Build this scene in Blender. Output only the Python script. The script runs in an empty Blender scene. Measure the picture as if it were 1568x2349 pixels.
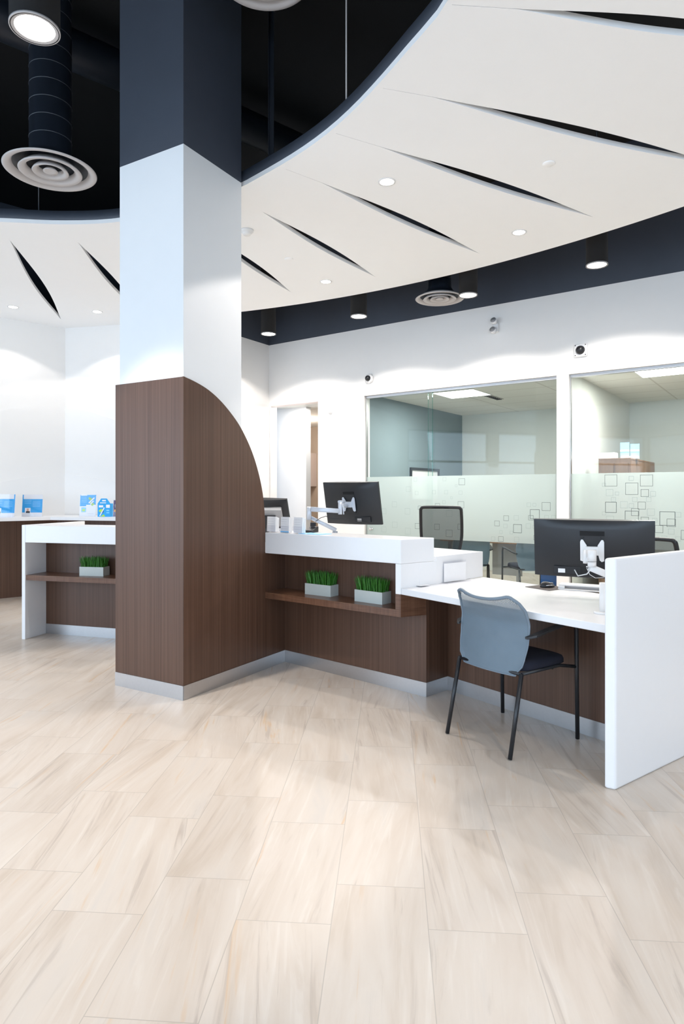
import bpy, bmesh, math, random
from mathutils import Vector, Matrix
random.seed(7)
SC = bpy.context.scene
COL = SC.collection
PI = math.pi
F, CY, H = 1466.6, 1129.9, 1.37          # calibrated focal length (px), horizon row, eye height

# ------------------------------------------------------------------ camera, world, daylight, exposure
cd = bpy.data.cameras.new('camera'); cam = bpy.data.objects.new('camera', cd); COL.objects.link(cam)
cam.location = (0, 0, H); cam.rotation_euler = (PI/2, 0, 0)
cd.sensor_fit = 'HORIZONTAL'; cd.sensor_width = 36; cd.lens = 36*F/1568
cd.shift_y = -(1174.5-CY)/1568; cd.clip_start = .05; cd.clip_end = 100
SC.camera = cam
SC.view_settings.view_transform = 'Standard'; SC.view_settings.look = 'None'
SC.view_settings.gamma = 1; SC.view_settings.exposure = 0.60
SC.view_settings.use_curve_mapping = False
SC.cycles.max_bounces = 10; SC.cycles.diffuse_bounces = 5; SC.cycles.glossy_bounces = 4
SC.cycles.transparent_max_bounces = 16; SC.cycles.transmission_bounces = 8
SC.cycles.sample_clamp_indirect = 6; SC.cycles.use_denoising = True
SC.cycles.caustics_reflective = False; SC.cycles.caustics_refractive = False
w = bpy.data.worlds.new('sky'); SC.world = w; w.use_nodes = True
bg = w.node_tree.nodes['Background']; bg.inputs[0].default_value = (.62, .78, 1, 1); bg.inputs[1].default_value = 1.6

def lamp(name, kind, loc, power, col=(1, 1, 1), target=None, **k):
    l = bpy.data.lights.new(name, kind); l.energy = power; l.color = col
    for a, v in k.items(): setattr(l, a, v)
    o = bpy.data.objects.new(name, l); COL.objects.link(o); o.location = loc
    if target is not None:
        o.rotation_euler = (Vector(target)-Vector(loc)).to_track_quat('-Z', 'Y').to_euler()
    return o
DAY = (.66, .82, 1.0)
# daylight entering through the glazed front and side (behind and left of the photographer)
lamp('daylight_window', 'AREA', (-8.75, -.6, 1.85), 190, DAY, (0, -.6, 4.6), shape='RECTANGLE', size=8.0, size_y=2.9)
lamp('daylight_window', 'AREA', (-.8, -4.75, 1.85), 190, DAY, (-.8, 0, 4.2), shape='RECTANGLE', size=12.5, size_y=2.9)

WARM = (1, .925, .86)

# ------------------------------------------------------------------ materials
MATS = {}
def new_mat(name):
    m = bpy.data.materials.new(name); m.use_nodes = True; MATS[name] = m
    nt = m.node_tree; b = nt.nodes['Principled BSDF']
    return m, nt, b
def N(nt, t, **k):
    n = nt.nodes.new(t)
    for a, v in k.items(): setattr(n, a, v)
    return n
def mat(name, col, rough=.5, metal=0, noise=.03, scale=8, spec=.5, coat=0, bump=0):
    m, nt, b = new_mat(name)
    tc = N(nt, 'ShaderNodeNewGeometry'); no = N(nt, 'ShaderNodeTexNoise'); no.inputs['Scale'].default_value = scale
    nt.links.new(tc.outputs['Position'], no.inputs['Vector'])
    r = N(nt, 'ShaderNodeValToRGB')
    c0 = [max(0, c*(1-noise)) for c in col]; c1 = [min(1, c*(1+noise)) for c in col]
    r.color_ramp.elements[0].color = (*c0, 1); r.color_ramp.elements[1].color = (*c1, 1)
    nt.links.new(no.outputs['Fac'], r.inputs[0]); nt.links.new(r.outputs[0], b.inputs['Base Color'])
    b.inputs['Roughness'].default_value = rough; b.inputs['Metallic'].default_value = metal
    b.inputs['Specular IOR Level'].default_value = spec; b.inputs['Coat Weight'].default_value = coat
    if bump:
        bn = N(nt, 'ShaderNodeBump'); bn.inputs['Strength'].default_value = bump; bn.inputs['Distance'].default_value = .002
        nt.links.new(no.outputs['Fac'], bn.inputs['Height']); nt.links.new(bn.outputs[0], b.inputs['Normal'])
    return m
def emit(name, col, strength):
    m, nt, b = new_mat(name)
    b.inputs['Base Color'].default_value = (*col, 1); b.inputs['Emission Color'].default_value = (*col, 1)
    b.inputs['Emission Strength'].default_value = strength
    return m
def wood(name, c0, c1, horizontal=False, rough=.38):
    m, nt, b = new_mat(name)
    g = N(nt, 'ShaderNodeNewGeometry'); mp = N(nt, 'ShaderNodeMapping')
    mp.inputs['Scale'].default_value = (6, 6, 120) if horizontal else (260, 260, 1.0)
    n1 = N(nt, 'ShaderNodeTexNoise'); n1.inputs['Scale'].default_value = 1; n1.inputs['Detail'].default_value = 4
    mp2 = N(nt, 'ShaderNodeMapping'); mp2.inputs['Scale'].default_value = (60, 60, .4)
    n2 = N(nt, 'ShaderNodeTexNoise'); n2.inputs['Scale'].default_value = 1; n2.inputs['Detail'].default_value = 2
    L = nt.links.new
    L(g.outputs['Position'], mp.inputs[0]); L(g.outputs['Position'], mp2.inputs[0]); L(mp.outputs[0], n1.inputs[0]); L(mp2.outputs[0], n2.inputs[0])
    mx = N(nt, 'ShaderNodeMath', operation='MULTIPLY_ADD'); mx.inputs[1].default_value = .55
    m2 = N(nt, 'ShaderNodeMath', operation='MULTIPLY'); m2.inputs[1].default_value = .45
    L(n2.outputs['Fac'], m2.inputs[0]); L(n1.outputs['Fac'], mx.inputs[0]); L(m2.outputs[0], mx.inputs[2])
    r = N(nt, 'ShaderNodeValToRGB'); r.color_ramp.elements[0].position = .34; r.color_ramp.elements[1].position = .66
    r.color_ramp.elements[0].color = (*c0, 1); r.color_ramp.elements[1].color = (*c1, 1)
    L(mx.outputs[0], r.inputs[0]); L(r.outputs[0], b.inputs['Base Color'])
    b.inputs['Roughness'].default_value = rough; b.inputs['Specular IOR Level'].default_value = .4
    bn = N(nt, 'ShaderNodeBump'); bn.inputs['Strength'].default_value = .06; bn.inputs['Distance'].default_value = .001
    L(n1.outputs['Fac'], bn.inputs['Height']); L(bn.outputs[0], b.inputs['Normal'])
    return m
def clearmat(name, tint, refl=.06, body=None, bodyfac=0.0, rough=0.02):
    """thin sheet: tinted see-through + fresnel reflection (+ optional frosted body)"""
    m, nt, b = new_mat(name); nt.nodes.remove(b); out = nt.nodes['Material Output']; L = nt.links.new
    t = N(nt, 'ShaderNodeBsdfTransparent'); t.inputs[0].default_value = (*tint, 1)
    g = N(nt, 'ShaderNodeBsdfGlossy'); g.inputs['Roughness'].default_value = rough; g.inputs[0].default_value = (1, 1, 1, 1)
    lw_ = N(nt, 'ShaderNodeLayerWeight'); lw_.inputs[0].default_value = .5; fr = N(nt, 'ShaderNodeMath', operation='POWER'); fr.inputs[1].default_value = 4
    L(lw_.outputs['Facing'], fr.inputs[0])
    cur = t
    if body:
        d = N(nt, 'ShaderNodeBsdfDiffuse'); d.inputs[0].default_value = (*body, 1)
        tl = N(nt, 'ShaderNodeBsdfTranslucent'); tl.inputs[0].default_value = (*body, 1)
        a = N(nt, 'ShaderNodeMixShader'); a.inputs[0].default_value = .45; L(d.outputs[0], a.inputs[1]); L(tl.outputs[0], a.inputs[2])
        c = N(nt, 'ShaderNodeMixShader'); c.inputs[0].default_value = bodyfac; L(t.outputs[0], c.inputs[1]); L(a.outputs[0], c.inputs[2]); cur = c
    mx = N(nt, 'ShaderNodeMixShader')
    mu = N(nt, 'ShaderNodeMath', operation='MULTIPLY_ADD'); mu.inputs[1].default_value = .35; mu.inputs[2].default_value = refl
    cl = N(nt, 'ShaderNodeMath', operation='MINIMUM'); cl.inputs[1].default_value = .9
    L(fr.outputs[0], mu.inputs[0]); L(mu.outputs[0], cl.inputs[0]); L(cl.outputs[0], mx.inputs[0])
    L(cur.outputs[0], mx.inputs[1]); L(g.outputs[0], mx.inputs[2]); L(mx.outputs[0], out.inputs[0])
    return m

mat('white_wall', (.87, .86, .845), .75, noise=.01)
mat('cloud_white', (.93, .935, .94), .7, noise=.008)
mat('cloud_edge', (.60, .67, .80), .6, noise=.01)
mat('navy_paint', (.058, .068, .090), .55, noise=.05)
mat('black_paint', (.003, .003, .004), .8, noise=.1)
mat('column_white', (.84, .855, .87), .6, noise=.01)
mat('solid_surface', (.83, .835, .85), .28, noise=.008, scale=30)
wood('walnut', (.068, .033, .020), (.128, .068, .044), False, .42)
wood('walnut_shelf', (.10, .045, .026), (.17, .085, .05), True, .3)
wood('office_wood', (.20, .11, .07), (.30, .18, .12), False, .4)
mat('steel', (.56, .56, .57), .33, 1, noise=.04, scale=60)
mat('chrome', (.75, .76, .78), .12, 1, noise=.01)
mat('black_metal', (.012, .014, .018), .35, 0, noise=.1)
mat('black_plastic', (.018, .019, .022), .42, noise=.08, scale=40)
mat('monitor_shell', (.012, .013, .016), .36, noise=.08, scale=40)
mat('arm_silver', (.62, .67, .75), .35, .25, noise=.02)
mat('white_plastic', (.80, .80, .80), .35, noise=.02)
mat('grey_plastic', (.35, .34, .34), .5, noise=.04)
mat('diffuser_paint', (.50, .47, .46), .5, noise=.03)
mat('seat_fabric', (.012, .014, .028), .9, noise=.25, scale=300)
mat('blue_wall', (.185, .24, .265), .75, noise=.02)
mat('office_wall', (.66, .67, .64), .8, noise=.01)
mat('beige_wall', (.52, .44, .37), .8, noise=.02)
mat('cabinet_pink', (.78, .70, .68), .5, noise=.01)
mat('planter', (.50, .53, .50), .45, noise=.03, scale=30)
mat('blade', (.035, .17, .012), .5, noise=.75, scale=90)
mat('soil', (.02, .05, .01), .9, noise=.3, scale=60)
mat('paper', (.86, .86, .87), .6, noise=.02, scale=120)
mat('ink_grey', (.55, .55, .57), .6, noise=.02)
mat('cyan_print', (.0, .36, .80), .4, noise=.04)
mat('pale_cyan', (.25, .62, .95), .4, noise=.04)
mat('lime_print', (.45, .72, .04), .4, noise=.08)
mat('navy_print', (.03, .07, .25), .4, noise=.08)
mat('purple_print', (.07, .035, .13), .4, noise=.1)
mat('orange_print', (.9, .4, .03), .4, noise=.05)
mat('skin_print', (.75, .42, .30), .5, noise=.05)
mat('bin_blue', (.01, .07, .24), .5, noise=.05)
mat('pad_brown', (.10, .085, .08), .8, noise=.1, scale=80)
mat('square_line', (.12, .15, .15), .5, noise=.05)
mat('square_line_faint', (.38, .46, .45), .5, noise=.04)
emit('lamp_lens', (1, .97, .93), 14)
emit('troffer_lens', (1, .98, .94), 9)
clearmat('glass', (.955, .985, .972), .014)
clearmat('glass_edge', (.45, .78, .72), .08)
clearmat('frost', (.80, .90, .87), .012, (.62, .70, .685), .86, .25)
clearmat('acrylic', (.97, .97, .98), .02)
clearmat('mesh_black', (.9, .9, .9), .01, (.015, .016, .02), .62, .5)
clearmat('window_glass', (.97, .99, .99), .04)

def chair_fabric():
    m, nt, b = new_mat('chair_mesh'); L = nt.links.new; out = nt.nodes['Material Output']
    tc = N(nt, 'ShaderNodeTexCoord'); n = N(nt, 'ShaderNodeTexNoise'); n.inputs['Scale'].default_value = 9; n.inputs['Detail'].default_value = 3
    L(tc.outputs['Object'], n.inputs[0])
    r = N(nt, 'ShaderNodeValToRGB'); r.color_ramp.elements[0].color = (.115, .165, .21, 1); r.color_ramp.elements[1].color = (.165, .22, .27, 1)
    L(n.outputs['Fac'], r.inputs[0]); L(r.outputs[0], b.inputs['Base Color']); b.inputs['Roughness'].default_value = .55
    # open weave: small holes, denser towards the top of the back
    w1 = N(nt, 'ShaderNodeTexWave'); w1.inputs['Scale'].default_value = 55; w1.inputs['Distortion'].default_value = 2.0; w1.bands_direction = 'DIAGONAL'
    L(tc.outputs['Object'], w1.inputs[0])
    sp = N(nt, 'ShaderNodeSeparateXYZ'); L(tc.outputs['Object'], sp.inputs[0])
    mr = N(nt, 'ShaderNodeMapRange'); mr.inputs[1].default_value = .70; mr.inputs[2].default_value = .80; mr.inputs[3].default_value = .05; mr.inputs[4].default_value = .52
    L(sp.outputs['Z'], mr.inputs[0])
    mu = N(nt, 'ShaderNodeMath', operation='MULTIPLY'); L(w1.outputs['Fac'], mu.inputs[0]); L(mr.outputs[0], mu.inputs[1])
    t = N(nt, 'ShaderNodeBsdfTransparent'); mx = N(nt, 'ShaderNodeMixShader')
    L(mu.outputs[0], mx.inputs[0]); L(b.outputs[0], mx.inputs[1]); L(t.outputs[0], mx.inputs[2]); L(mx.outputs[0], out.inputs[0])
chair_fabric()

def floor_mat():
    m, nt, b = new_mat('floor_tile'); L = nt.links.new
    def M(op, a=None, bb=None, c=None):
        n = N(nt, 'ShaderNodeMath', operation=op)
        for i, v in enumerate((a, bb, c)):
            if v is None: continue
            if isinstance(v, (int, float)): n.inputs[i].default_value = v
            else: L(v, n.inputs[i])
        return n.outputs[0]
    g = N(nt, 'ShaderNodeNewGeometry'); sp = N(nt, 'ShaderNodeSeparateXYZ'); L(g.outputs['Position'], sp.inputs[0])
    X, Y = sp.outputs['X'], sp.outputs['Y']
    th = -.0755; cu, su = math.cos(th), math.sin(th)
    W_, LN = .3061, .6122
    u = M('ADD', M('ADD', M('MULTIPLY', X, cu), M('MULTIPLY', Y, su)), 1.1057+100*W_)
    v = M('ADD', M('ADD', M('MULTIPLY', X, -su), M('MULTIPLY', Y, cu)), 100*LN)
    ur = M('DIVIDE', u, W_); row = M('FLOOR', ur); fu = M('SUBTRACT', ur, row)
    odd = M('MODULO', row, 2.0)
    vo = M('DIVIDE', M('SUBTRACT', M('SUBTRACT', v, .183), M('MULTIPLY', odd, .209)), LN)
    cl = M('FLOOR', vo); fv = M('SUBTRACT', vo, cl)
    cb = N(nt, 'ShaderNodeCombineXYZ'); L(row, cb.inputs[0]); L(cl, cb.inputs[1])
    wn = N(nt, 'ShaderNodeTexWhiteNoise'); L(cb.outputs[0], wn.inputs[0])
    sc = N(nt, 'ShaderNodeSeparateColor'); L(wn.outputs['Color'], sc.inputs[0])
    # veins: run along the tile, each tile has its own drift and seed
    slant = M('MULTIPLY', M('SUBTRACT', sc.outputs[0], .5), .36)
    uu = M('ADD', M('MULTIPLY', fu, W_), M('MULTIPLY', M('MULTIPLY', fv, LN), slant))
    def streak(su_, sv_, seed, detail, dist):
        c = N(nt, 'ShaderNodeCombineXYZ')
        L(M('MULTIPLY', uu, su_), c.inputs[0]); L(M('MULTIPLY', M('MULTIPLY', fv, LN), sv_), c.inputs[1])
        L(M('MULTIPLY_ADD', wn.outputs['Value'], 57.0, seed), c.inputs[2])
        n = N(nt, 'ShaderNodeTexNoise'); n.inputs['Scale'].default_value = 1; n.inputs['Detail'].default_value = detail
        n.inputs['Distortion'].default_value = dist; n.inputs['Roughness'].default_value = .6
        L(c.outputs[0], n.inputs[0]); return n.outputs['Fac']
    s1 = streak(9, 1.3, 0, 4, .5); s2 = streak(24, 1.5, 11, 5, .9); s3 = streak(11, .9, 23, 3, 1.0); s5 = streak(5, .8, 41, 2, .6); s4 = streak(150, 9, 31, 3, .3)
    def ramp(fac, stops):
        r = N(nt, 'ShaderNodeValToRGB'); e = r.color_ramp.elements
        while len(e) < len(stops): e.new(.5)
        for k, (p, c) in enumerate(stops): e[k].position = p; e[k].color = (*c, 1)
        L(fac, r.inputs[0]); return r.outputs[0]
    base = ramp(s1, [(.28, (.54, .455, .375)), (.44, (.615, .535, .46)), (.6, (.65, .58, .51)), (.75, (.60, .55, .50))])
    def mix(fac, a, c2, mode='MIX'):
        n = N(nt, 'ShaderNodeMix', data_type='RGBA', blend_type=mode); n.clamp_factor = True
        if isinstance(fac, (int, float)): n.inputs[0].default_value = fac
        else: L(fac, n.inputs[0])
        L(a, n.inputs[6])
        if isinstance(c2, tuple): n.inputs[7].default_value = (*c2, 1)
        else: L(c2, n.inputs[7])
        return n.outputs[2]
    def band(x, lo, hi):
        n = N(nt, 'ShaderNodeMapRange'); n.interpolation_type = 'SMOOTHSTEP'; n.inputs[1].default_value = lo; n.inputs[2].default_value = hi
        L(x, n.inputs[0]); return n.outputs[0]
    c = mix(M('MULTIPLY', M('MULTIPLY', band(s2, .54, .70), band(s5, .40, .62)), .62), base, (.37, .305, .26))
    c = mix(M('MULTIPLY', band(s2, .46, .30), .40), c, (.74, .69, .63))
    c = mix(M('MULTIPLY', M('MULTIPLY', band(s3, .62, .72), band(s2, .42, .54)), .60), c, (.62, .39, .19))
    c = mix(M('MULTIPLY', M('SUBTRACT', s4, .35), .22), c, (.58, .50, .43))
    c = mix(M('MULTIPLY', sc.outputs[1], .20), c, (.50, .44, .385))
    # joints
    ju = M('MINIMUM', fu, M('SUBTRACT', 1.0, fu)); jv = M('MINIMUM', fv, M('SUBTRACT', 1.0, fv))
    joint = M('MINIMUM', M('MULTIPLY', ju, W_), M('MULTIPLY', jv, LN))
    jm = M('LESS_THAN', joint, .0014)
    c = mix(M('MULTIPLY', jm, .8), c, (.42, .37, .32))
    L(c, b.inputs['Base Color'])
    b.inputs['Roughness'].default_value = .36; b.inputs['Specular IOR Level'].default_value = .45
    bn = N(nt, 'ShaderNodeBump'); bn.inputs['Strength'].default_value = .3; bn.inputs['Distance'].default_value = .001; bn.invert = True
    L(jm, bn.inputs['Height']); L(bn.outputs[0], b.inputs['Normal'])
floor_mat()

def grid_mat():
    m, nt, b = new_mat('ceiling_tile'); L = nt.links.new
    g = N(nt, 'ShaderNodeNewGeometry'); mp = N(nt, 'ShaderNodeMapping'); mp.inputs['Rotation'].default_value = (0, 0, .6222)
    mp.inputs['Location'].default_value = (.28, .12, 0)
    L(g.outputs['Position'], mp.inputs[0])
    br = N(nt, 'ShaderNodeTexBrick'); br.offset = 0; br.inputs['Scale'].default_value = 1
    br.inputs['Brick Width'].default_value = 1.22; br.inputs['Row Height'].default_value = .61; br.inputs['Mortar Size'].default_value = .012
    br.inputs['Color1'].default_value = br.inputs['Color2'].default_value = (.74, .74, .71, 1); br.inputs['Mortar'].default_value = (.58, .57, .54, 1)
    L(mp.outputs[0], br.inputs[0]); L(br.outputs[0], b.inputs['Base Color']); b.inputs['Roughness'].default_value = .9
grid_mat()

# ------------------------------------------------------------------ mesh helpers
class MB:
    def __init__(s): s.v = []; s.f = []; s.m = []; s.sm = []
    def add(s, vs, fs, mi=0, smooth=False):
        o = len(s.v); s.v += [tuple(v) for v in vs]; s.f += [tuple(i+o for i in f) for f in fs]
        s.m += [mi]*len(fs); s.sm += [smooth]*len(fs)
    def box(s, x0, x1, y0, y1, z0, z1, mi=0, M=None):
        vs = [Vector((x, y, z)) for z in (z0, z1) for y in (y0, y1) for x in (x0, x1)]
        if M is not None: vs = [M @ v for v in vs]
        s.add(vs, [(0, 2, 3, 1), (4, 5, 7, 6), (0, 1, 5, 4), (2, 6, 7, 3), (0, 4, 6, 2), (1, 3, 7, 5)], mi)
    def prism(s, poly, z0, z1, mi=0):
        a = sum(poly[i][0]*poly[(i+1) % len(poly)][1]-poly[(i+1) % len(poly)][0]*poly[i][1] for i in range(len(poly)))
        if a < 0: poly = poly[::-1]
        n = len(poly); vs = [(p[0], p[1], z0) for p in poly]+[(p[0], p[1], z1) for p in poly]
        s.add(vs, [tuple(range(n))[::-1], tuple(range(n, 2*n))]+[(i, (i+1) % n, (i+1) % n+n, i+n) for i in range(n)], mi)
    def extr(s, pts, vec, mi=0, smooth=False):
        """3-D polygon extruded along vec"""
        n = len(pts); vec = Vector(vec); vs = [Vector(p) for p in pts]+[Vector(p)+vec for p in pts]
        s.add(vs, [tuple(range(n))[::-1], tuple(range(n, 2*n))], mi)
        s.add(vs, [(i, (i+1) % n, (i+1) % n+n, i+n) for i in range(n)], mi, smooth)
    def tube(s, path, r, mi=0, seg=12, closed=False, cap=True):
        P = [Vector(p) for p in path]; n = len(P); rs = r if isinstance(r, (list, tuple)) else [r]*n
        vs = []; up = Vector((0, 0, 1)); prev = None
        for i in range(n):
            if closed: t = (P[(i+1) % n]-P[i-1]).normalized()
            else: t = (P[min(i+1, n-1)]-P[max(i-1, 0)]).normalized()
            if prev is None:
                a = t.cross(up)
                if a.length < 1e-3: a = t.cross(Vector((0, 1, 0)))
            else: a = prev-t*prev.dot(t)
            a.normalize(); prev = a; b = t.cross(a)
            for k in range(seg):
                an = 2*PI*k/seg; vs.append(P[i]+a*math.cos(an)*rs[i]+b*math.sin(an)*rs[i])
        fs = []
        for i in range(n if closed else n-1):
            j = (i+1) % n
            for k in range(seg): fs.append((i*seg+k, i*seg+(k+1) % seg, j*seg+(k+1) % seg, j*seg+k))
        s.add(vs, fs, mi, True)
        if cap and not closed:
            s.add(vs[:seg], [tuple(range(seg))], mi); s.add(vs[-seg:], [tuple(range(seg))[::-1]], mi)
    def lathe(s, prof, c=(0, 0, 0), seg=40, mi=0, M=None, cap=False):
        vs = []
        for r, z in prof:
            for k in range(seg):
                a = 2*PI*k/seg; vs.append(Vector((r*math.cos(a), r*math.sin(a), z)))
        if M is not None: vs = [M @ v for v in vs]
        vs = [v+Vector(c) for v in vs]
        fs = [(i*seg+k, i*seg+(k+1) % seg, (i+1)*seg+(k+1) % seg, (i+1)*seg+k) for i in range(len(prof)-1) for k in range(seg)]
        s.add(vs, fs, mi, True)
        if cap and prof[0][0] > 1e-4: s.add(vs[:seg], [tuple(range(seg))[::-1]], mi)
        if cap and prof[-1][0] > 1e-4: s.add(vs[-seg:], [tuple(range(seg))], mi)
    def build(s, name, mats, parent=None, bevel=0, seg=3):
        me = bpy.data.meshes.new(name); me.from_pydata([tuple(v) for v in s.v], [], s.f); me.update()
        if isinstance(mats, str): mats = [mats]
        for m in mats: me.materials.append(MATS[m])
        me.polygons.foreach_set('material_index', s.m); me.polygons.foreach_set('use_smooth', s.sm)
        bm = bmesh.new(); bm.from_mesh(me); bmesh.ops.remove_doubles(bm, verts=bm.verts, dist=1e-5)
        bmesh.ops.recalc_face_normals(bm, faces=bm.faces); bm.to_mesh(me); bm.free()
        o = bpy.data.objects.new(name, me); COL.objects.link(o)
        if parent: o.parent = parent
        if bevel:
            b = o.modifiers.new('bevel', 'BEVEL'); b.width = bevel; b.segments = seg; b.limit_method = 'ANGLE'; b.angle_limit = .7
            b.harden_normals = False
        return o
def empty(name, loc, rz=0, label=None, cat=None, group=None):
    o = bpy.data.objects.new(name, None); COL.objects.link(o); o.location = loc; o.rotation_euler = (0, 0, rz)
    o.empty_display_size = .05
    tag(o, label, cat, group); return o
def tag(o, label=None, cat=None, group=None, kind=None):
    if label: o['label'] = label
    if cat: o['category'] = cat
    if group: o['group'] = group
    if kind: o['kind'] = kind
    return o
def struct(o, label=None): return tag(o, label, None, None, 'structure')
def dup(o, parent=None):
    c = o.copy(); COL.objects.link(c); c.parent = parent
    for ch in [x for x in SC.objects if x.parent == o]: dup(ch, c)
    return c
V2 = lambda *a: Vector(a)

# ------------------------------------------------------------------ plan of the place (metres, camera over the origin)
U = Vector((.8126, -.5829)); NN = Vector((.5829, .8126)); DW = 7.49      # back wall: along U, facing -NN
def WP(s, off=0.0): return U*s+NN*(DW-off)                                # plan point on the back wall (off = towards the room)
def ws(px):                                                               # wall coordinate seen at column px
    k = (px-784)/F; y = DW/(NN.x*k+NN.y); return Vector((k*y, y)).dot(U)
def wz(px, py):
    k = (px-784)/F; y = DW/(NN.x*k+NN.y); return H+(CY-py)/F*y
ZC = 3.68                                                                 # ring ceiling and top of the light paint
ZD = 5.2
P0w, P1, P2, P3 = V2(-9, 4.37), V2(-3.886, 8.99), V2(-2.07, 8.56), V2(-1.143, 10.04)
P4, P5, P6 = WP(6.0), V2(6.6, -5), V2(-9, -5)

# floor
m = MB(); m.prism([(-10, -6), (13, -6), (13, 15), (-10, 15)], -.1, 0)
struct(m.build('floor', 'floor_tile'))
# dark deck above everything
m = MB(); m.prism([(-10, -6), (13, -6), (13, 15), (-10, 15)], ZD, ZD+.1)
struct(m.build('ceiling', 'black_paint'), 'black painted deck above the ring opening')

def wallseg(m, a, b, z0, z1, t=.15, mi=0, side=1):
    a, b = Vector(a), Vector(b); d = (b-a).normalized(); n = Vector((-d.y, d.x))*t*side
    m.prism([a, b, b+n, a+n], z0, z1, mi)
# left feature walls (P0w-P1, P1-P2, P2-P3), dark above the ring ceiling
def twotone(name, a, b, label=None, holes=()):
    m = MB(); wallseg(m, a, b, 0, ZC); wallseg(m, a, b, ZC, ZD, mi=1)
    return struct(m.build(name, ['white_wall', 'navy_paint']), label)
twotone('wall_left', P0w, P1); twotone('wall_left', P1, P2); twotone('wall_left', P2, P3)
# raised wave relief on the feature walls: two layers, each with a curved top edge
def wave(a, b, curve, t):
    """curve: list of (distance along a->b, z)"""
    a, b = Vector(a), Vector(b); d = (b-a).normalized(); n = Vector((d.y, -d.x))
    pts = [(curve[0][0], .02)]+list(curve)+[(curve[-1][0], .02)]
    m = MB(); m.extr([(*(a+d*s), z) for s, z in pts][::-1], (n.x*t, n.y*t, 0)); return m
def hit(px, a, b):
    a, b = Vector(a), Vector(b); k = (px-784)/F; d = (b-a).normalized()
    s = (k*a.y-a.x)/(d.x-k*d.y); p = a+d*s; return s, p
def wcurve(pts, a, b):
    r = []
    for px, py in pts:
        s, p = hit(px, a, b); r.append((s, H+(CY-py)/F*p.y))
    return r
def smooth(c, n=6):
    out = []
    for i in range(len(c)-1):
        p0, p1, p2, p3 = c[max(i-1, 0)], c[i], c[i+1], c[min(i+2, len(c)-1)]
        for k in range(n):
            t = k/n; out.append(tuple(.5*((2*p1[j])+(-p0[j]+p2[j])*t+(2*p0[j]-5*p1[j]+4*p2[j]-p3[j])*t*t+(-p0[j]+3*p1[j]-3*p2[j]+p3[j])*t**3) for j in range(2)))
    return out+[c[-1]]
L1 = (P1-P0w).length
for (cA, cB, t) in (([(-60, 962), (0, 943), (53.6, 934), (103.6, 932), (149.6, 934)], [(150.4, 934), (200, 943), (264, 964), (330, 985), (420, 990)], .022),
                    ([(-60, 1120), (0, 1106), (48, 1097), (96, 1090.5), (149.6, 1087)], [(150.4, 1087), (191, 1091.5), (239, 1100), (330, 1112), (420, 1110)], .045)):
    a = smooth(wcurve(cA, P0w, P1)); b = smooth(wcurve(cB, P1, P2)); b[0] = (.002, b[0][1]); a[-1] = (L1-.001, a[-1][1])
    tag(wave(P0w, P1, a, t).build('trim_1', 'white_wall'), kind='structure'); tag(wave(P1, P2, b, t).build('trim_1', 'white_wall'), kind='structure')
c = smooth(wcurve([(480, 1000), (520, 975), (560, 949), (580, 937), (598, 933), (615, 935)], P2, P3))
tag(wave(P2, P3, c, .014).build('trim_1', 'white_wall'), kind='structure')

# back wall with the passage opening and two glazed office fronts
S3 = ws(617); D0, D1 = ws(621), ws(729); G0, G1 = ws(835), ws(1276); G2, G3 = ws(1304), ws(1304)+2.9
GT = 2.73
m = MB()
def wb(s0, s1, z0, z1, mi=0): m.prism([WP(s0), WP(s1), WP(s1, -.14), WP(s0, -.14)], z0, z1, mi)
wb(S3-.1, D0, 0, GT); wb(D1, G0, 0, GT); wb(G1, G2, 0, GT); wb(G3, 6.0, 0, GT); wb(S3-.1, 6.0, GT, ZC); wb(S3-.1, 6.0, ZC, ZD, 1)
struct(m.build('wall_back', ['white_wall', 'navy_paint']))
# remaining room walls with glazed openings (behind and beside the camera)
m = MB(); wallseg(m, P4, P5, 0, ZC, side=1); wallseg(m, P4, P5, ZC, ZD, mi=1, side=1)
struct(m.build('wall_right', ['white_wall', 'navy_paint']))
def glazed(name, wn, a, b, n, z0=.15, z1=3.3):
    a, b = Vector(a), Vector(b); d = (b-a).normalized(); L = (b-a).length; nn = Vector((-d.y, d.x))
    m = MB(); pitch = L/n; post = .35
    def seg(s0, s1, z0_, z1_, mi=0): m.prism([a+d*s0, a+d*s1, a+d*s1-nn*.15, a+d*s0-nn*.15], z0_, z1_, mi)
    seg(0, L, 0, z0); seg(0, L, z1, ZC); seg(0, L, ZC, ZD, 1)
    for i in range(n+1): seg(max(0, i*pitch-post/2), min(L, i*pitch+post/2), z0, z1)
    struct(m.build(name, ['white_wall', 'navy_paint']))
    for i in range(n):
        s0, s1 = i*pitch+post/2, (i+1)*pitch-post/2
        fr = MB()
        def bar(sa, sb, za, zb): fr.prism([a+d*sa-nn*.05, a+d*sb-nn*.05, a+d*sb-nn*.11, a+d*sa-nn*.11], za, zb)
        bar(s0, s0+.05, z0, z1); bar(s1-.05, s1, z0, z1); bar(s0, s1, z0, z0+.05); bar(s0, s1, z1-.05, z1); bar(s0, s1, 2.3, 2.36)
        o = struct(fr.build(wn+'_%d' % (i+1), 'black_metal'))
        g = MB(); g.prism([a+d*s0-nn*.078, a+d*s1-nn*.078, a+d*s1-nn*.084, a+d*s0-nn*.084], z0, z1); g.build('pane', 'window_glass', o)
glazed('wall_front', 'window', P5, P6, 5); glazed('wall_side', 'window', P6, P0w, 3)

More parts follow.
